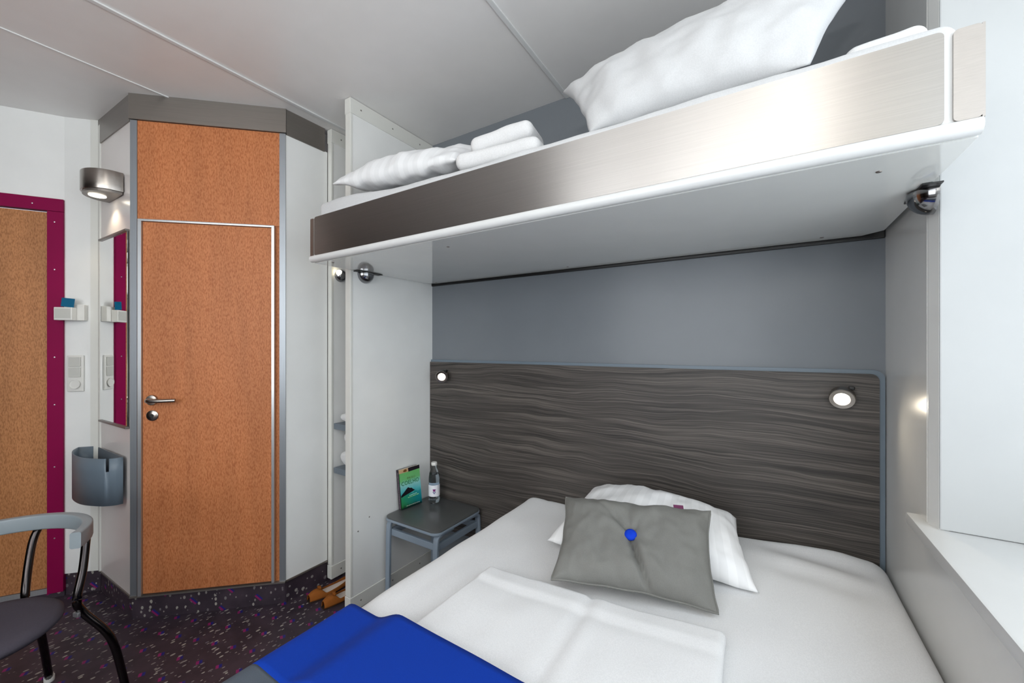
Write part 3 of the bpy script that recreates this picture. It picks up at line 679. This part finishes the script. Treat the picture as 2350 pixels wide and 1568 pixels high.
# runner across the foot: blue with slate hem, draped over duvet and the left edge
def runner(y0, y1, nm, m, parent, th_=0.007):
    nx = 150; ny = 16; b_ = bmesh.new(); rows = []
    prof = []
    # arc-length profile over x: vertical drop at the left then across
    for i in range(nx + 1):
        s_ = i / nx * 1.80
        if s_ < 0.36: x = -1.072; z = 0.20 + s_
        elif s_ < 0.44: a = (s_ - 0.36) / 0.08 * math.pi / 2; x = -1.072 + 0.055 * (1 - math.cos(a)); z = 0.56 + 0.048 * math.sin(a)
        else: x = -1.017 + (s_ - 0.44); z = ztop(x) + 0.008
        prof.append((x, z, s_))
    for (x, z, s_) in prof:
        row = []
        for j in range(ny + 1):
            t_ = j / ny; y = y0 + (y1 - y0) * t_
            wob = 0.010 * nz(s_ * 3, 1.0) + 0.015 * math.sin(s_ * 4) 
            hd = 0.041 * sm(-0.93, -0.82, x) * sm(-0.03, -0.10, x) if x > -1.06 else 0
            hz = hd + 0.003 * nz(x * 5, y * 4, 11) + 0.005
            row.append(b_.verts.new((x - (0.004 * abs(nz(z * 6, y * 8)) if s_ < .4 else 0), y + wob * t_ if y1 > 0.6 else y + 0, z + hz)))
        rows.append(row)
    for a, c in zip(rows, rows[1:]):
        for j in range(ny): b_.faces.new((a[j], c[j], c[j + 1], a[j + 1]))
    bmesh.ops.recalc_face_normals(b_, faces=b_.faces)
    if sum(f.normal.z for f in b_.faces) < 0: bmesh.ops.reverse_faces(b_, faces=b_.faces)
    o = obj(nm, b_, m, parent, smooth='all', keep=True)
    md = o.modifiers.new('thick', 'SOLIDIFY'); md.thickness = th_; md.offset = 1
    return o
r = thing('bed_runner', (0, 0, 0), 'bright blue runner with slate hem laid across the foot of the bed', 'bed runner')
runner(0.485, 0.742, 'blue_field', 'blue', r); runner(0.38, 0.485, 'slate_hem', 'darkcloth', r); runner(0.05, 0.38, 'slate_field', 'darkcloth', r)

# pillow and cushion
p3, _ = pillow('bed_pillow', [(-0.67, 1.785, 0.725), (-0.10, 1.775, 0.715), (-0.018, 1.40, 0.648), (-0.712, 1.375, 0.636)], 0.235, 'satin', seed=5, wr=0.007, pinch=0.05, flat=0.42)
tag(p3, 'white striped pillow at the headboard behind the grey cushion', 'pillow')
cor = [(-0.648, 1.405, 0.802), (-0.160, 1.50, 0.824), (-0.112, 1.232, 0.648), (-0.568, 1.126, 0.652)]
cu = thing('cushion', (-0.37, 1.31, 0.70), 'grey rectangular cushion with a blue button leaning on the white pillow', 'cushion')
TC = Vector((0.37, -1.31, -0.70)); cor2 = [Vector(c_) + TC for c_ in cor]
cb, cn = pillow('cover', cor2, 0.135, 'cushion', seed=12, wr=0.007, pinch=0.065, n=80, flat=0.45, parent=cu, dimple=(0.0, 0.02, 0.055, 0.022), pw=3.2)
mid = sum(cor2, Vector()) / 4
obj('button', xf(lathe([(0, -0.004), (0.0155, -0.003), (0.0175, 0.002), (0.0155, 0.007), (0.008, 0.010), (0, 0.0105)], 24), Matrix.Translation(mid + cn * 0.047) @ Matrix.Scale(1.15, 4) @ axis_to(cn)), 'bluebtn', cu, smooth='all')
e_ = (cor2[1] - cor2[0]).normalized(); upv = (cor2[0] - cor2[3]).normalized(); tp = cor2[0] + (cor2[1] - cor2[0]) * 0.80 - upv * 0.012
b = bmesh.new(); vs = [b.verts.new(tp + e_ * a_ + upv * h_ + cn * o_) for a_, h_, o_ in ((-.016, -.006, -.001), (.016, -.006, -.001), (.016, .026, -.001), (-.016, .026, -.001), (-.016, -.006, .001), (.016, -.006, .001), (.016, .026, .001), (-.016, .026, .001))]
for f in ((0, 1, 2, 3), (7, 6, 5, 4), (0, 4, 5, 1), (1, 5, 6, 2), (2, 6, 7, 3), (3, 7, 4, 0)): b.faces.new([vs[q] for q in f])
obj('side_tag', b, 'tag', cu)
# piping along the cushion edge
def edge_loop(c4, pinch, n=30):
    TL, TR, BR, BL = c4; W = (TR - TL).length; Hh = (TL - BL).length; out = []
    seq = [(-1 + 2 * i / n, -1) for i in range(n)] + [(1, -1 + 2 * i / n) for i in range(n)] + [(1 - 2 * i / n, 1) for i in range(n)] + [(-1, 1 - 2 * i / n) for i in range(n)]
    for u, v in seq:
        uu = u * (1 - pinch * (1 - v * v) * abs(u) ** 2); vv = v * (1 - pinch * (W / Hh) * 0.9 * (1 - u * u) * abs(v) ** 2)
        e1 = nz(u * 3 + 12, v * 3, 5.1) * 0.006
        out.append((TL * (1 - uu) * (1 + vv) + TR * (1 + uu) * (1 + vv) + BR * (1 + uu) * (1 - vv) + BL * (1 - uu) * (1 - vv)) / 4 + cn * e1 + Vector((e1, e1, 0)) * 0.6)
    return out
obj('piping', sweep(edge_loop(cor2, 0.065), circ(0.0035, 8), up=cn, closed=True), 'cushion', cu, smooth='all')

# ================================================================== NIGHTSTAND
t = thing('nightstand', (-1.575, 1.672, 0), 'small square grey stool used as nightstand beside the bed', 'stool')
obj('tabletop', prism(rrect(-0.197, 0.197, -0.194, 0.184, 0.045, 8), 0.436, 0.452, 0.004, 2), 'stooltop', t, smooth=30)
obj('top_edge', prism(rrect(-0.199, 0.199, -0.196, 0.185, 0.047, 8), 0.432, 0.446, 0.003, 2), 'stool', t, smooth=30)
for sx in (-1, 1):
    for sy in (-1, 1):
        # bent-wood leg: rises, then curves inward in y under the top
        pth = catmull([Vector((sx * 0.176, sy * 0.178, 0)), Vector((sx * 0.175, sy * 0.176, 0.2)), Vector((sx * 0.173, sy * 0.173, 0.385)), Vector((sx * 0.172, sy * 0.155, 0.418)), Vector((sx * 0.171, sy * 0.115, 0.424)), Vector((sx * 0.171, sy * 0.05, 0.424))], 6)
        obj('leg', sweep(pth, rsect(0.030, 0.016, 0.003), up=(1, 0, 0)) if False else sweep(pth, rsect(0.016, 0.030, 0.003), up=(1, 0, 0)), 'stool', t, smooth=40)
for sx in (-1, 1): obj('stretcher', bx(sx * 0.168 - 0.009, sx * 0.168 + 0.009, -0.166, 0.166, 0.345, 0.380, 0.003), 'stool', t)
for sy in (-1, 1): obj('stretcher', bx(-0.160, 0.160, sy * 0.158 - 0.009, sy * 0.158 + 0.009, 0.345, 0.380, 0.003), 'stool', t)

# bottle
t = thing('water_bottle', (-1.668, 1.768, 0.452), 'small clear plastic water bottle on the nightstand near the headboard', 'bottle')
prof = [(0, 0.004), (0.020, 0.0), (0.0285, 0.004), (0.0315, 0.014), (0.0325, 0.03), (0.0315, 0.038), (0.0325, 0.046), (0.0325, 0.118), (0.0315, 0.125), (0.0325, 0.132), (0.0320, 0.150), (0.028, 0.178), (0.021, 0.200), (0.0145, 0.214), (0.0135, 0.222), (0.0165, 0.223), (0.0165, 0.226), (0.0125, 0.227), (0.0125, 0.232)]
obj('body', lathe(prof, 36, caps=False), 'pet', t, smooth='all')
obj('water', lathe([(0, 0.006), (0.024, 0.007), (0.030, 0.016), (0.0308, 0.03), (0.0308, 0.150), (0.027, 0.172), (0, 0.172)], 32), 'pet', t, smooth=50)
obj('cap', lathe([(0.0165, 0.223), (0.0172, 0.226), (0.0172, 0.238), (0.0155, 0.241), (0, 0.241)], 28), 'plastic', t, smooth=40)
lb = obj('label', lathe([(0.0331, 0.046), (0.0331, 0.112)], 36, caps=False), 'labelw', t, smooth='all')
dcam = Vector((1.668, -1.768, 0)).normalized(); a0 = math.atan2(dcam.y, dcam.x)
def onlabel(pts2, m, r_=0.0350):
    b_ = bmesh.new(); f_ = []
    for (a, z) in pts2: f_.append(b_.verts.new((r_ * math.cos(a0 + a / r_), r_ * math.sin(a0 + a / r_), z)))
    b_.faces.new(f_); return b_
b = onlabel([(-.010, .090), (.010, .090), (.006, .083), (.007, .077), (-.007, .077), (-.006, .083)], 'purple'); obj('emblem_top', b, 'purple', lb)
b = onlabel([(-.0095, .0745), (.0095, .0745), (0, .061)], 'navy'); obj('emblem_triangle', b, 'navy', lb)
b = onlabel([(-.004, .0725), (.004, .0725), (0, .067)], 'w', 0.0352); obj('emblem_inset', b, 'labelw', lb)

# book: local frame: x = thickness (towards the room), y = along the cover, z = up
bk = thing('paperback_book', (-1.7545, 1.655, 0.4525), 'upright paperback with green mountain cover leaning on the partition', 'book')
lean = R(-6.2)
BW, BH, BT = 0.142, 0.222, 0.024
ML = Matrix.Rotation(lean, 4, 'Y') @ Matrix.Rotation(R(-8), 4, 'Z')
def bo(nm, b_, m_, parent=bk, **k_): xf(b_, ML); return obj(nm, b_, m_, parent, **k_)
bo('pages', bx(0.001, BT - 0.001, -BW / 2 + 0.003, BW / 2 - 0.002, 0.002, BH - 0.002), 'pages')
bo('spine', bx(0, BT, -BW / 2, -BW / 2 + 0.003, 0, BH), 'bookdark')
bo('back_cover', bx(-0.0006, 0.001, -BW / 2, BW / 2, 0, BH), 'bookdark')
def cover_mat():
    k = NT('book_cover_print'); p = k.p; p.inputs['Roughness'].default_value = 0.25
    u = k.node('ShaderNodeUVMap'); sp = k.node('ShaderNodeSeparateXYZ'); k.link(u, 0, sp, 0)
    n1 = k.node('ShaderNodeTexNoise', Scale=4.0, Detail=3.0); k.link(u, 0, n1, 'Vector')
    v = k.math('ADD', sp.outputs[1], k.math('MULTIPLY', k.math('SUBTRACT', n1.outputs['Fac'], 0.5), 0.16))
    r = k.ramp([(0.0, lin((10, 40, 42))), (0.14, lin((8, 110, 110))), (0.32, lin((10, 140, 140))), (0.44, lin((90, 185, 190))), (0.58, lin((140, 205, 200))), (0.72, lin((112, 190, 120))), (0.88, lin((110, 185, 110))), (1.0, lin((130, 200, 120)))])
    k.t.links.new(v, r.inputs[0])
    # greener towards the left of the lower half
    r2 = k.ramp([(0.0, lin((60, 150, 30))), (1.0, lin((0, 130, 150)))]); k.t.links.new(sp.outputs[0], r2.inputs[0])
    f = k.math('MULTIPLY', k.math('LESS_THAN', v, 0.36), 0.55)
    m = k.node('ShaderNodeMix', data_type='RGBA'); k.t.links.new(f, m.inputs[0]); k.t.links.new(r.outputs[0], m.inputs[6]); k.t.links.new(r2.outputs[0], m.inputs[7])
    k.t.links.new(m.outputs[2], p.inputs['Base Color']); return k.m
M['cover'] = cover_mat()
b = bmesh.new(); uvl = b.loops.layers.uv.new('UVMap')
vs = [b.verts.new((BT, -BW / 2 + y_ * BW, z_ * BH)) for y_, z_ in ((0, 0), (1, 0), (1, 1), (0, 1))]; f = b.faces.new(vs)
for lp, q in zip(f.loops, ((0, 0), (1, 0), (1, 1), (0, 1))): lp[uvl].uv = q
vs2 = [b.verts.new((BT - 0.0012, v.co.y, v.co.z)) for v in vs]; b.faces.new(vs2[::-1])
for i_ in range(4): b.faces.new((vs[i_], vs2[i_], vs2[(i_ + 1) % 4], vs[(i_ + 1) % 4]))
cv = bo('front_cover', b, 'cover')
def flat(pts2, off=0.0003):
    b_ = bmesh.new(); b_.faces.new([b_.verts.new((BT + off, -BW / 2 + y_ * BW, z_ * BH)) for y_, z_ in pts2]); return b_
PM = {}
def ink(nm, c): 
    if nm not in M: M[nm] = plain(nm, c, 0.35)
    return nm
bo('cover_mountain', flat([(0.03, 0.30), (0.03, 0.35), (0.10, 0.385), (0.20, 0.43), (0.28, 0.475), (0.38, 0.515), (0.47, 0.48), (0.55, 0.475), (0.60, 0.44), (0.70, 0.395), (0.60, 0.375), (0.42, 0.355), (0.22, 0.33)]), ink('ink_black', (18, 14, 22)), cv)
bo('cover_photo', flat([(0.0, 0.905), (0.45, 0.905), (0.44, 1.0), (0.0, 1.0)], 0.0003), ink('ink_sand', (205, 170, 130)), cv)
bo('cover_photo', flat([(0.45, 0.90), (1.0, 0.91), (1.0, 1.0), (0.44, 1.0)], 0.0003), ink('ink_night', (30, 22, 30)), cv)
bo('cover_photo', flat([(0.20, 0.93), (0.30, 0.915), (0.38, 0.93), (0.36, 0.975), (0.28, 0.985), (0.22, 0.965)], 0.0005), ink('ink_brown', (120, 78, 36)), cv)
b = bmesh.new(); x = 0.02
while x < 0.97:
    h_ = random.uniform(0.05, 0.13); w_ = random.uniform(0.03, 0.06); b = merge(b, flat([(x, 0.0), (x + w_, 0.0), (x + w_ * 0.6, h_)])); x += w_ * 0.8
bo('cover_trees', b, ink('ink_pine', (8, 40, 34)), cv)
def strokes(y0, z0, y1, z1, n_, h_, off=0.0005):
    b_ = bmesh.new()
    for i_ in range(n_):
        a_ = y0 + (y1 - y0) * i_ / n_; c_ = a_ + (y1 - y0) / n_ * random.uniform(0.55, 0.85); zz = z0 + (z1 - z0) * i_ / n_
        b_ = merge(b_, flat([(a_, zz), (c_, zz), (c_, zz + h_ * random.uniform(.7, 1)), (a_, zz + h_)], off))
    return b_
bo('cover_title', strokes(0.42, 0.285, 0.80, 0.295, 6, 0.022), ink('ink_pale', (180, 225, 215)), cv)
bo('cover_title', strokes(0.34, 0.245, 0.88, 0.255, 9, 0.022), ink('ink_lime', (150, 215, 140)), cv)
bo('cover_line', strokes(0.25, 0.050, 0.90, 0.050, 14, 0.012), ink('ink_cream', (215, 215, 200)), cv)
def text(body, size, y0, z0, m_, sx=1.0):
    c_ = bpy.data.curves.new('text', 'FONT'); c_.body = body; c_.size = size; c_.resolution_u = 2; c_.offset = 0.0003
    to = bpy.data.objects.new('text', c_); COL.objects.link(to); bpy.context.view_layer.update()
    me = bpy.data.meshes.new_from_object(to.evaluated_get(bpy.context.evaluated_depsgraph_get())); bpy.data.objects.remove(to)
    b_ = bmesh.new(); b_.from_mesh(me)
    w0 = max(v.co.x for v in b_.verts)
    for v in b_.verts: v.co = Vector((BT + 0.0006, -BW / 2 + y0 * BW + v.co.x * sx, z0 * BH + v.co.y))
    return b_, w0
b, w0 = text('PAULO', 0.018, 0.36, 0.715, 'ink'); bo('cover_author', b, ink('ink_olive', (92, 128, 78)), cv)
b, w0 = text('COELHO', 0.033, 0.07, 0.585, 'ink'); 
for v in b.verts: v.co.y = -BW / 2 + 0.07 * BW + (v.co.y + BW / 2 - 0.07 * BW) * (0.86 * BW / w0)
bo('cover_author', b, ink('ink_green', (40, 118, 74)), cv)
b = bmesh.new(); z = 0.02
while z < 0.93:
    l_ = random.uniform(0.02, 0.05); b = merge(b, bx(BT * 0.40, BT * 0.56, -BW / 2 - 0.0004, -BW / 2, z * BH, (z + l_ * 0.7) * BH)); z += l_
bo('spine_print', b, ink('ink_rose', (150, 128, 142)), bk)

# ================================================================== SHOES
def shoe(x, y, rz, mirror, label):
    th = thing('ballet_flat', (x, y, 0), label, 'shoe', rz, 'tan suede ballet flats')
    # footprint: toe at -y, heel at +y, length 0.25
    Lc = 0.25; n = 30; m_ = 14
    def half(t_):  # half width along the length, t 0 toe .. 1 heel
        return 0.037 * (math.sin(math.pi * min(1, max(0, t_ * 0.93 + 0.035))) ** 0.42) * (1 - 0.20 * sm(0.25, 0.75, t_))
    def cx(t_): return mirror * 0.006 * math.sin(math.pi * t_)
    def topz(t_): return 0.040 + 0.012 * math.sin(math.pi * min(t_ / 0.3, 1)) * (t_ < 0.3) + 0.014 * sm(0.6, 1.0, t_)
    b_ = bmesh.new(); rings = []
    # upper: side wall plus toe box
    for i in range(n + 1):
        t_ = i / n; hw = max(half(t_), 0.002); yy = -Lc / 2 + Lc * t_; row = []
        open_ = sm(0.24, 0.33, t_) * sm(0.985, 0.93, t_)
        for j in range(-m_, m_ + 1):
            a = j / m_ * math.pi / 2
            h_ = topz(t_)
            # full arch in the toe; in the throat only the lower part of the side remains
            lim = 1 - 0.62 * open_
            aa = (math.pi / 2) * (abs(j) / m_) ; s_ = 1 if j >= 0 else -1
            # param from bottom edge (|j|=m) to rim (j=0): when open the rim stops at side
            ph = (1 - abs(j) / m_) * lim
            xx = s_ * hw * (1.06 * math.cos(ph * math.pi / 2) ** 0.75 if ph < 1 else 0)
            zz = 0.008 + (h_ - 0.008) * math.sin(ph * math.pi / 2) ** 0.8
            row.append((xx + cx(t_), yy, zz))
        rings.append((row, open_))
    V = [[b_.verts.new(p) for p in row] for row, _ in rings]
    for i in range(n):
        for j in range(2 * m_):
            if j in (m_ - 1, m_) and False: continue
            mid_gap = (rings[i][1] > 0.5 and rings[i + 1][1] > 0.5)
            b_.faces.new((V[i][j], V[i][j + 1], V[i + 1][j + 1], V[i + 1][j])) if not (mid_gap and j in (m_ - 1, m_)) else None
    # split the centre vertices where open: remove spanning faces done above; heel close
    up = obj('upper', b_, 'suede', th, smooth='all')
    md = up.modifiers.new('thick', 'SOLIDIFY'); md.thickness = 0.0022; md.offset = -1
    pts = [(half(i / n) * 1.0 + cx(i / n), -Lc / 2 + Lc * i / n) for i in range(n + 1)] + [(-half(i / n) + cx(i / n), -Lc / 2 + Lc * i / n) for i in range(n, -1, -1)]
    obj('sole', prism([(p[0] * 1.04, p[1] * 1.01) for p in pts], 0.0, 0.008), 'sole', th)
    pin = [(p[0] * 0.93, p[1] * 0.95 + 0.004) for p in pts if p[1] > -0.07]
    obj('insole', prism(pin, 0.0085, 0.016), 'insole', th)
    # small bow on the vamp
    b2 = bx(-0.016, 0.016, -0.070, -0.060, 0.048, 0.057, 0.003); b2 = bx(-0.005, 0.005, -0.073, -0.057, 0.050, 0.060, 0.002, bm=b2)
    obj('bow', b2, 'suede', th, smooth=40)
    return th
shoe(-2.075, 1.365, R(-4), 1, 'tan suede ballet flat on the floor, the one nearer the bathroom')
shoe(-1.955, 1.375, R(-6), -1, 'tan suede ballet flat on the floor, tucked against the white partition')

# ================================================================== WALL LAMP, MIRROR, BIN, SWITCHES
WY = 0.674
def wl(nm, b_, m_, p, **k_): return obj(nm, b_, m_, p, **k_)
t = thing('wall_lamp', (-2.905, WY, 2.17), 'half-round brushed metal wall lamp above the mirror', 'lamp')
rr = 0.118
pts = [(rr * math.cos(R(180 + 180 * i / 24)), rr * math.sin(R(180 + 180 * i / 24)) * 0.86 - 0.03) for i in range(25)]; pts = [(-rr, 0)] + pts + [(rr, 0)]
obj('shade', prism(pts, 0.0, 0.098, 0.003, 2), 'nickel', t, smooth=30)
obj('base_plate', prism([(q[0] * 0.93, q[1] * 0.93 - 0.002) for q in pts], -0.012, -0.0005), 'trimgrey', t)
obj('lens', xf(lathe([(0.034, 0), (0.033, -0.003), (0, -0.005)], 26), Matrix.Translation((-0.012, -0.068, -0.0125))), 'lampon', t)
l = bpy.data.lights.new('wall_lamp_light', 'SPOT'); l.energy = 2.2; l.color = (1, 0.82, 0.60); l.spot_size = R(120); l.spot_blend = 0.6; l.shadow_soft_size = 0.025
lo = bpy.data.objects.new('wall_lamp_light', l); COL.objects.link(lo); lo.parent = t; lo.location = (-0.012, -0.060, -0.022)

t = thing('mirror', (-2.915, WY - 0.004, 0.975), 'tall frameless mirror on the white bathroom side panel', 'mirror')
rotm = math.atan2(B[1] - A[1], B[0] - A[0]); t.rotation_euler = (0, 0, rotm)
obj('glass', bx(-0.200, 0.198, -0.006, 0.0, 0.0, 0.985), 'mirror', t)
obj('holder_rail', bx(-0.200, 0.203, -0.014, 0.002, 0.985, 0.995, 0.001), 'trimgrey', t)
obj('holder_rail', bx(-0.200, 0.203, -0.014, 0.002, -0.010, 0.0, 0.001), 'trimgrey', t)

t = thing('waste_bin', (-3.0, 0.6, 0.585), 'slate blue metal waste bin mounted in the corner below the mirror', 'bin')
Lp = Vector((-3.262 + 0.010, .562)); Rp = Vector((-2.748, .640)); 
loop = []
fr_ = [Vector((-3.225, .595)), Vector((-3.15, .562)), Vector((-3.05, .543)), Vector((-2.95, .543)), Vector((-2.88, .556)), Vector((-2.815, .582)), Vector((-2.78, .602)), Vector((-2.757, .625)), Rp]
fr3 = catmull([(p.x, p.y, 0) for p in fr_], 5)
front = [(p.x + 3.0, p.y - 0.6) for p in fr3]; nf = len(front)
backp = [(-2.748 + 3.0, .662 - .6), (-3.13 + 3.0, .655 - .6)]; back2 = [(-3.185 + 3.0, .645 - .6), (-3.225 + 3.0, .595 - .6)]
b = bmesh.new(); zs = [0, 0.17, 0.235]
def strip(pl, skip=()):
    V = [[b.verts.new((p[0], p[1], z)) for z in zs] for p in pl]
    for i_ in range(len(pl) - 1):
        for j_ in range(2):
            if (i_, j_) in skip: continue
            b.faces.new((V[i_][j_], V[i_ + 1][j_], V[i_ + 1][j_ + 1], V[i_][j_ + 1]))
strip(front, skip=((nf - 9, 1), (nf - 10, 1))); strip([front[-1]] + backp); strip(back2)
bmesh.ops.remove_doubles(b, verts=b.verts, dist=0.0005)
b.faces.new([b.verts.new((p[0], p[1], 0.002)) for p in front + backp + back2])
o = obj('bin_body', b, 'bin', t, smooth=35); md = o.modifiers.new('thick', 'SOLIDIFY'); md.thickness = 0.004; md.offset = 0

AK = (Vector(A[:2]) - Vector(K)).normalized(); LAK = (Vector(A[:2]) - Vector(K)).length
rz_w = math.atan2(AK.y, AK.x)
def wallthing(nm, s, z, label, cat, off=0.0015):
    n_ = Vector((AK.y, -AK.x)); p = Vector(K) + AK * s + n_ * off
    return thing(nm, (p.x, p.y, z), label, cat, rz_w)
# local: x along the wall, -y into the room
t = wallthing('light_switch_panel', 0.056, 1.130, 'white double light switch with power socket on the wall by the entrance', 'switch')
obj('cover_plate', bx(-0.038, 0.036, -0.010, 0.0, 0, 0.200, 0.003), 'plastic', t)
obj('rocker', bx(-0.027, 0.026, -0.016, -0.0105, 0.138, 0.190, 0.002), 'plasticd', t)
obj('rocker', bx(-0.027, 0.026, -0.016, -0.0105, 0.080, 0.132, 0.002), 'plasticd', t)
sk = obj('socket', xf(lathe([(0.0255, 0.006), (0.0255, 0.009), (0.022, 0.009), (0.020, 0.001), (0, 0.001)], 26), Matrix.Translation((0, -0.0100, 0.040)) @ axis_to((0, -1, 0))), 'plastic', t, smooth=35)
b = bmesh.new()
for (x_, z_) in ((-0.009, 0.043), (0.010, 0.043), (0, 0.030)): b = merge(b, xf(lathe([(0.0028, 0), (0.0026, 0.0006), (0, 0.0006)], 10), Matrix.Translation((x_, -0.0112, z_)) @ axis_to((0, -1, 0))))
obj('socket_hole', b, 'black', sk)
t = wallthing('key_card_holder', 0.062, 1.522, 'white plastic key card holder on the wall by the entrance door', 'card holder')
obj('back_plate', bx(-0.045, 0.045, -0.028, 0.0, 0.0, 0.088, 0.003), 'plastic', t)
obj('card_pocket', bx(-0.068, 0.012, -0.060, -0.0285, 0.0, 0.070, 0.003), 'plastic', t)
obj('pocket_window', bx(-0.062, 0.006, -0.0615, -0.0605, 0.010, 0.062, 0.0), 'plasticd', t)
n_ = Vector((AK.y, -AK.x)); pc = Vector(K) + AK * 0.052 + n_ * 0.048
b = bx(-0.036, 0.022, -0.0012, 0.0012, 0, 0.048, 0.0005); xf(b, Matrix.Rotation(R(6), 4, 'Y'))
o = obj('key_card', b, 'teal'); o.location = (pc.x, pc.y, 1.5935); o.rotation_euler = (0, 0, rz_w); tag(o, 'teal plastic key card stuck in the white card holder', 'card')

# ================================================================== CHAIR
f_ = Vector((0.94, 0.34, 0)); s_ = Vector((-0.34, 0.94, 0)); cc = Vector((-2.18, .16, 0))
t = thing('armchair', cc, 'chair with curved grey arm band, charcoal seat and dark chrome legs', 'chair', math.atan2(0.34, 0.94))
# local frame: x = facing, y = left side (towards the bathroom)
def loc(p): q = Vector(p) - cc; return Vector((q.dot(f_), q.dot(s_), q.z))
ringc = loc((-2.235, .188, 0)); rad = 0.282
pth = []
for i in range(49):
    a = R(32 + (328 - 32) * i / 48); r_ = rad
    pth.append(Vector((ringc.x + r_ * math.cos(a) * 1.02, ringc.y * 0 + r_ * math.sin(a), 0.692 + 0.01 * math.cos(a))))
obj('arm_band', sweep(pth, rsect(0.030, 0.056, 0.006)), 'band', t, smooth=40)
b = bmesh.new(); rings = []
prof = [(0.0, 0.405), (0.150, 0.406), (0.190, 0.412), (0.205, 0.426), (0.205, 0.438), (0.190, 0.449), (0.150, 0.455), (0.0, 0.458)]
b = lathe(prof, 44)
for v in b.verts: v.co.x = v.co.x * 1.0 + 0.0; v.co.y *= 1.0
obj('seat', b, 'seat', t, smooth='all')
FL = loc((-2.093, .404, .0)); FB = loc((-2.070, .513, 0)); 
for sy in (1, -1):
    top = Vector((ringc.x + rad * math.cos(R(52)), sy * rad * math.sin(R(52)), 0.665))
    midp = Vector((FL.x, sy * (abs(FL.y) - 0.012), 0.44)); m2 = loc((-2.060, .462, .3)); foot = Vector((FB.x, sy * abs(FB.y), 0.012))
    pts = catmull([top, top * 0.55 + midp * 0.45 + Vector((0.004, sy * -0.006, 0.0)), midp + Vector((0, sy * -0.012, 0.035)), midp + Vector((0, sy * 0.004, -0.02)), Vector((m2.x, sy * abs(m2.y), 0.30)), Vector((FB.x * .98, sy * (abs(FB.y) - 0.012), 0.12)), foot], 7)
    obj('front_leg', sweep(pts, circ(0.0125, 12, 0.0125)), 'legs', t, smooth='all')
    obj('seat_bracket', bx(midp.x - 0.012, midp.x + 0.012, min(sy * 0.17, sy * (abs(midp.y) - 0.008)), max(sy * 0.17, sy * (abs(midp.y) - 0.008)), 0.412, 0.428, 0.002), 'alul', t)
    rt = loc((-2.476, .346, 0)); rb = loc((-2.371, .299, 0)); r3 = loc((-2.365, .335, 0)); rf = loc((-2.497, .378, 0))
    pts = catmull([Vector((rt.x * 1.0 + 0.012, sy * abs(rt.y), 0.667)), Vector((rt.x * 0.7 + rb.x * .3, sy * abs(rt.y * .6 + rb.y * .4), 0.60)), Vector((rb.x, sy * abs(rb.y), 0.455)), Vector((rb.x + 0.005, sy * (abs(rb.y) + 0.005), 0.39)), Vector((r3.x, sy * abs(r3.y), 0.28)), Vector((rf.x, sy * abs(rf.y), 0.012))], 7)
    lg = obj('rear_leg', sweep(pts, circ(0.0125, 12, 0.0125)), 'legs', t, smooth='all')
    obj('foot_cap', xf(lathe([(0.015, 0), (0.016, 0.003), (0.016, 0.022), (0.013, 0.026), (0, 0.026)], 16), Matrix.Translation((rf.x, sy * abs(rf.y), 0))), 'plastic', lg, smooth=40)

t = thing('added_uplighter', (0.17, -1.25, 0), 'unseen white uplighter added behind the viewpoint for ceiling fill and the rail highlight', 'lamp')  # unseen stand for the added fill light
obj('base', bx(-0.12, 0.12, -0.12, 0.12, 0.0, 0.02, 0.005), 'plastic', t)
obj('pole', bx(-0.02, 0.02, -0.02, 0.02, 0.02, 1.64, 0.003), 'plastic', t)
obj('lamp_bowl', prism(rrect(-0.095, 0.095, -0.11, 0.11, 0.03, 4), 1.64, 1.74, 0.004), 'plastic', t)
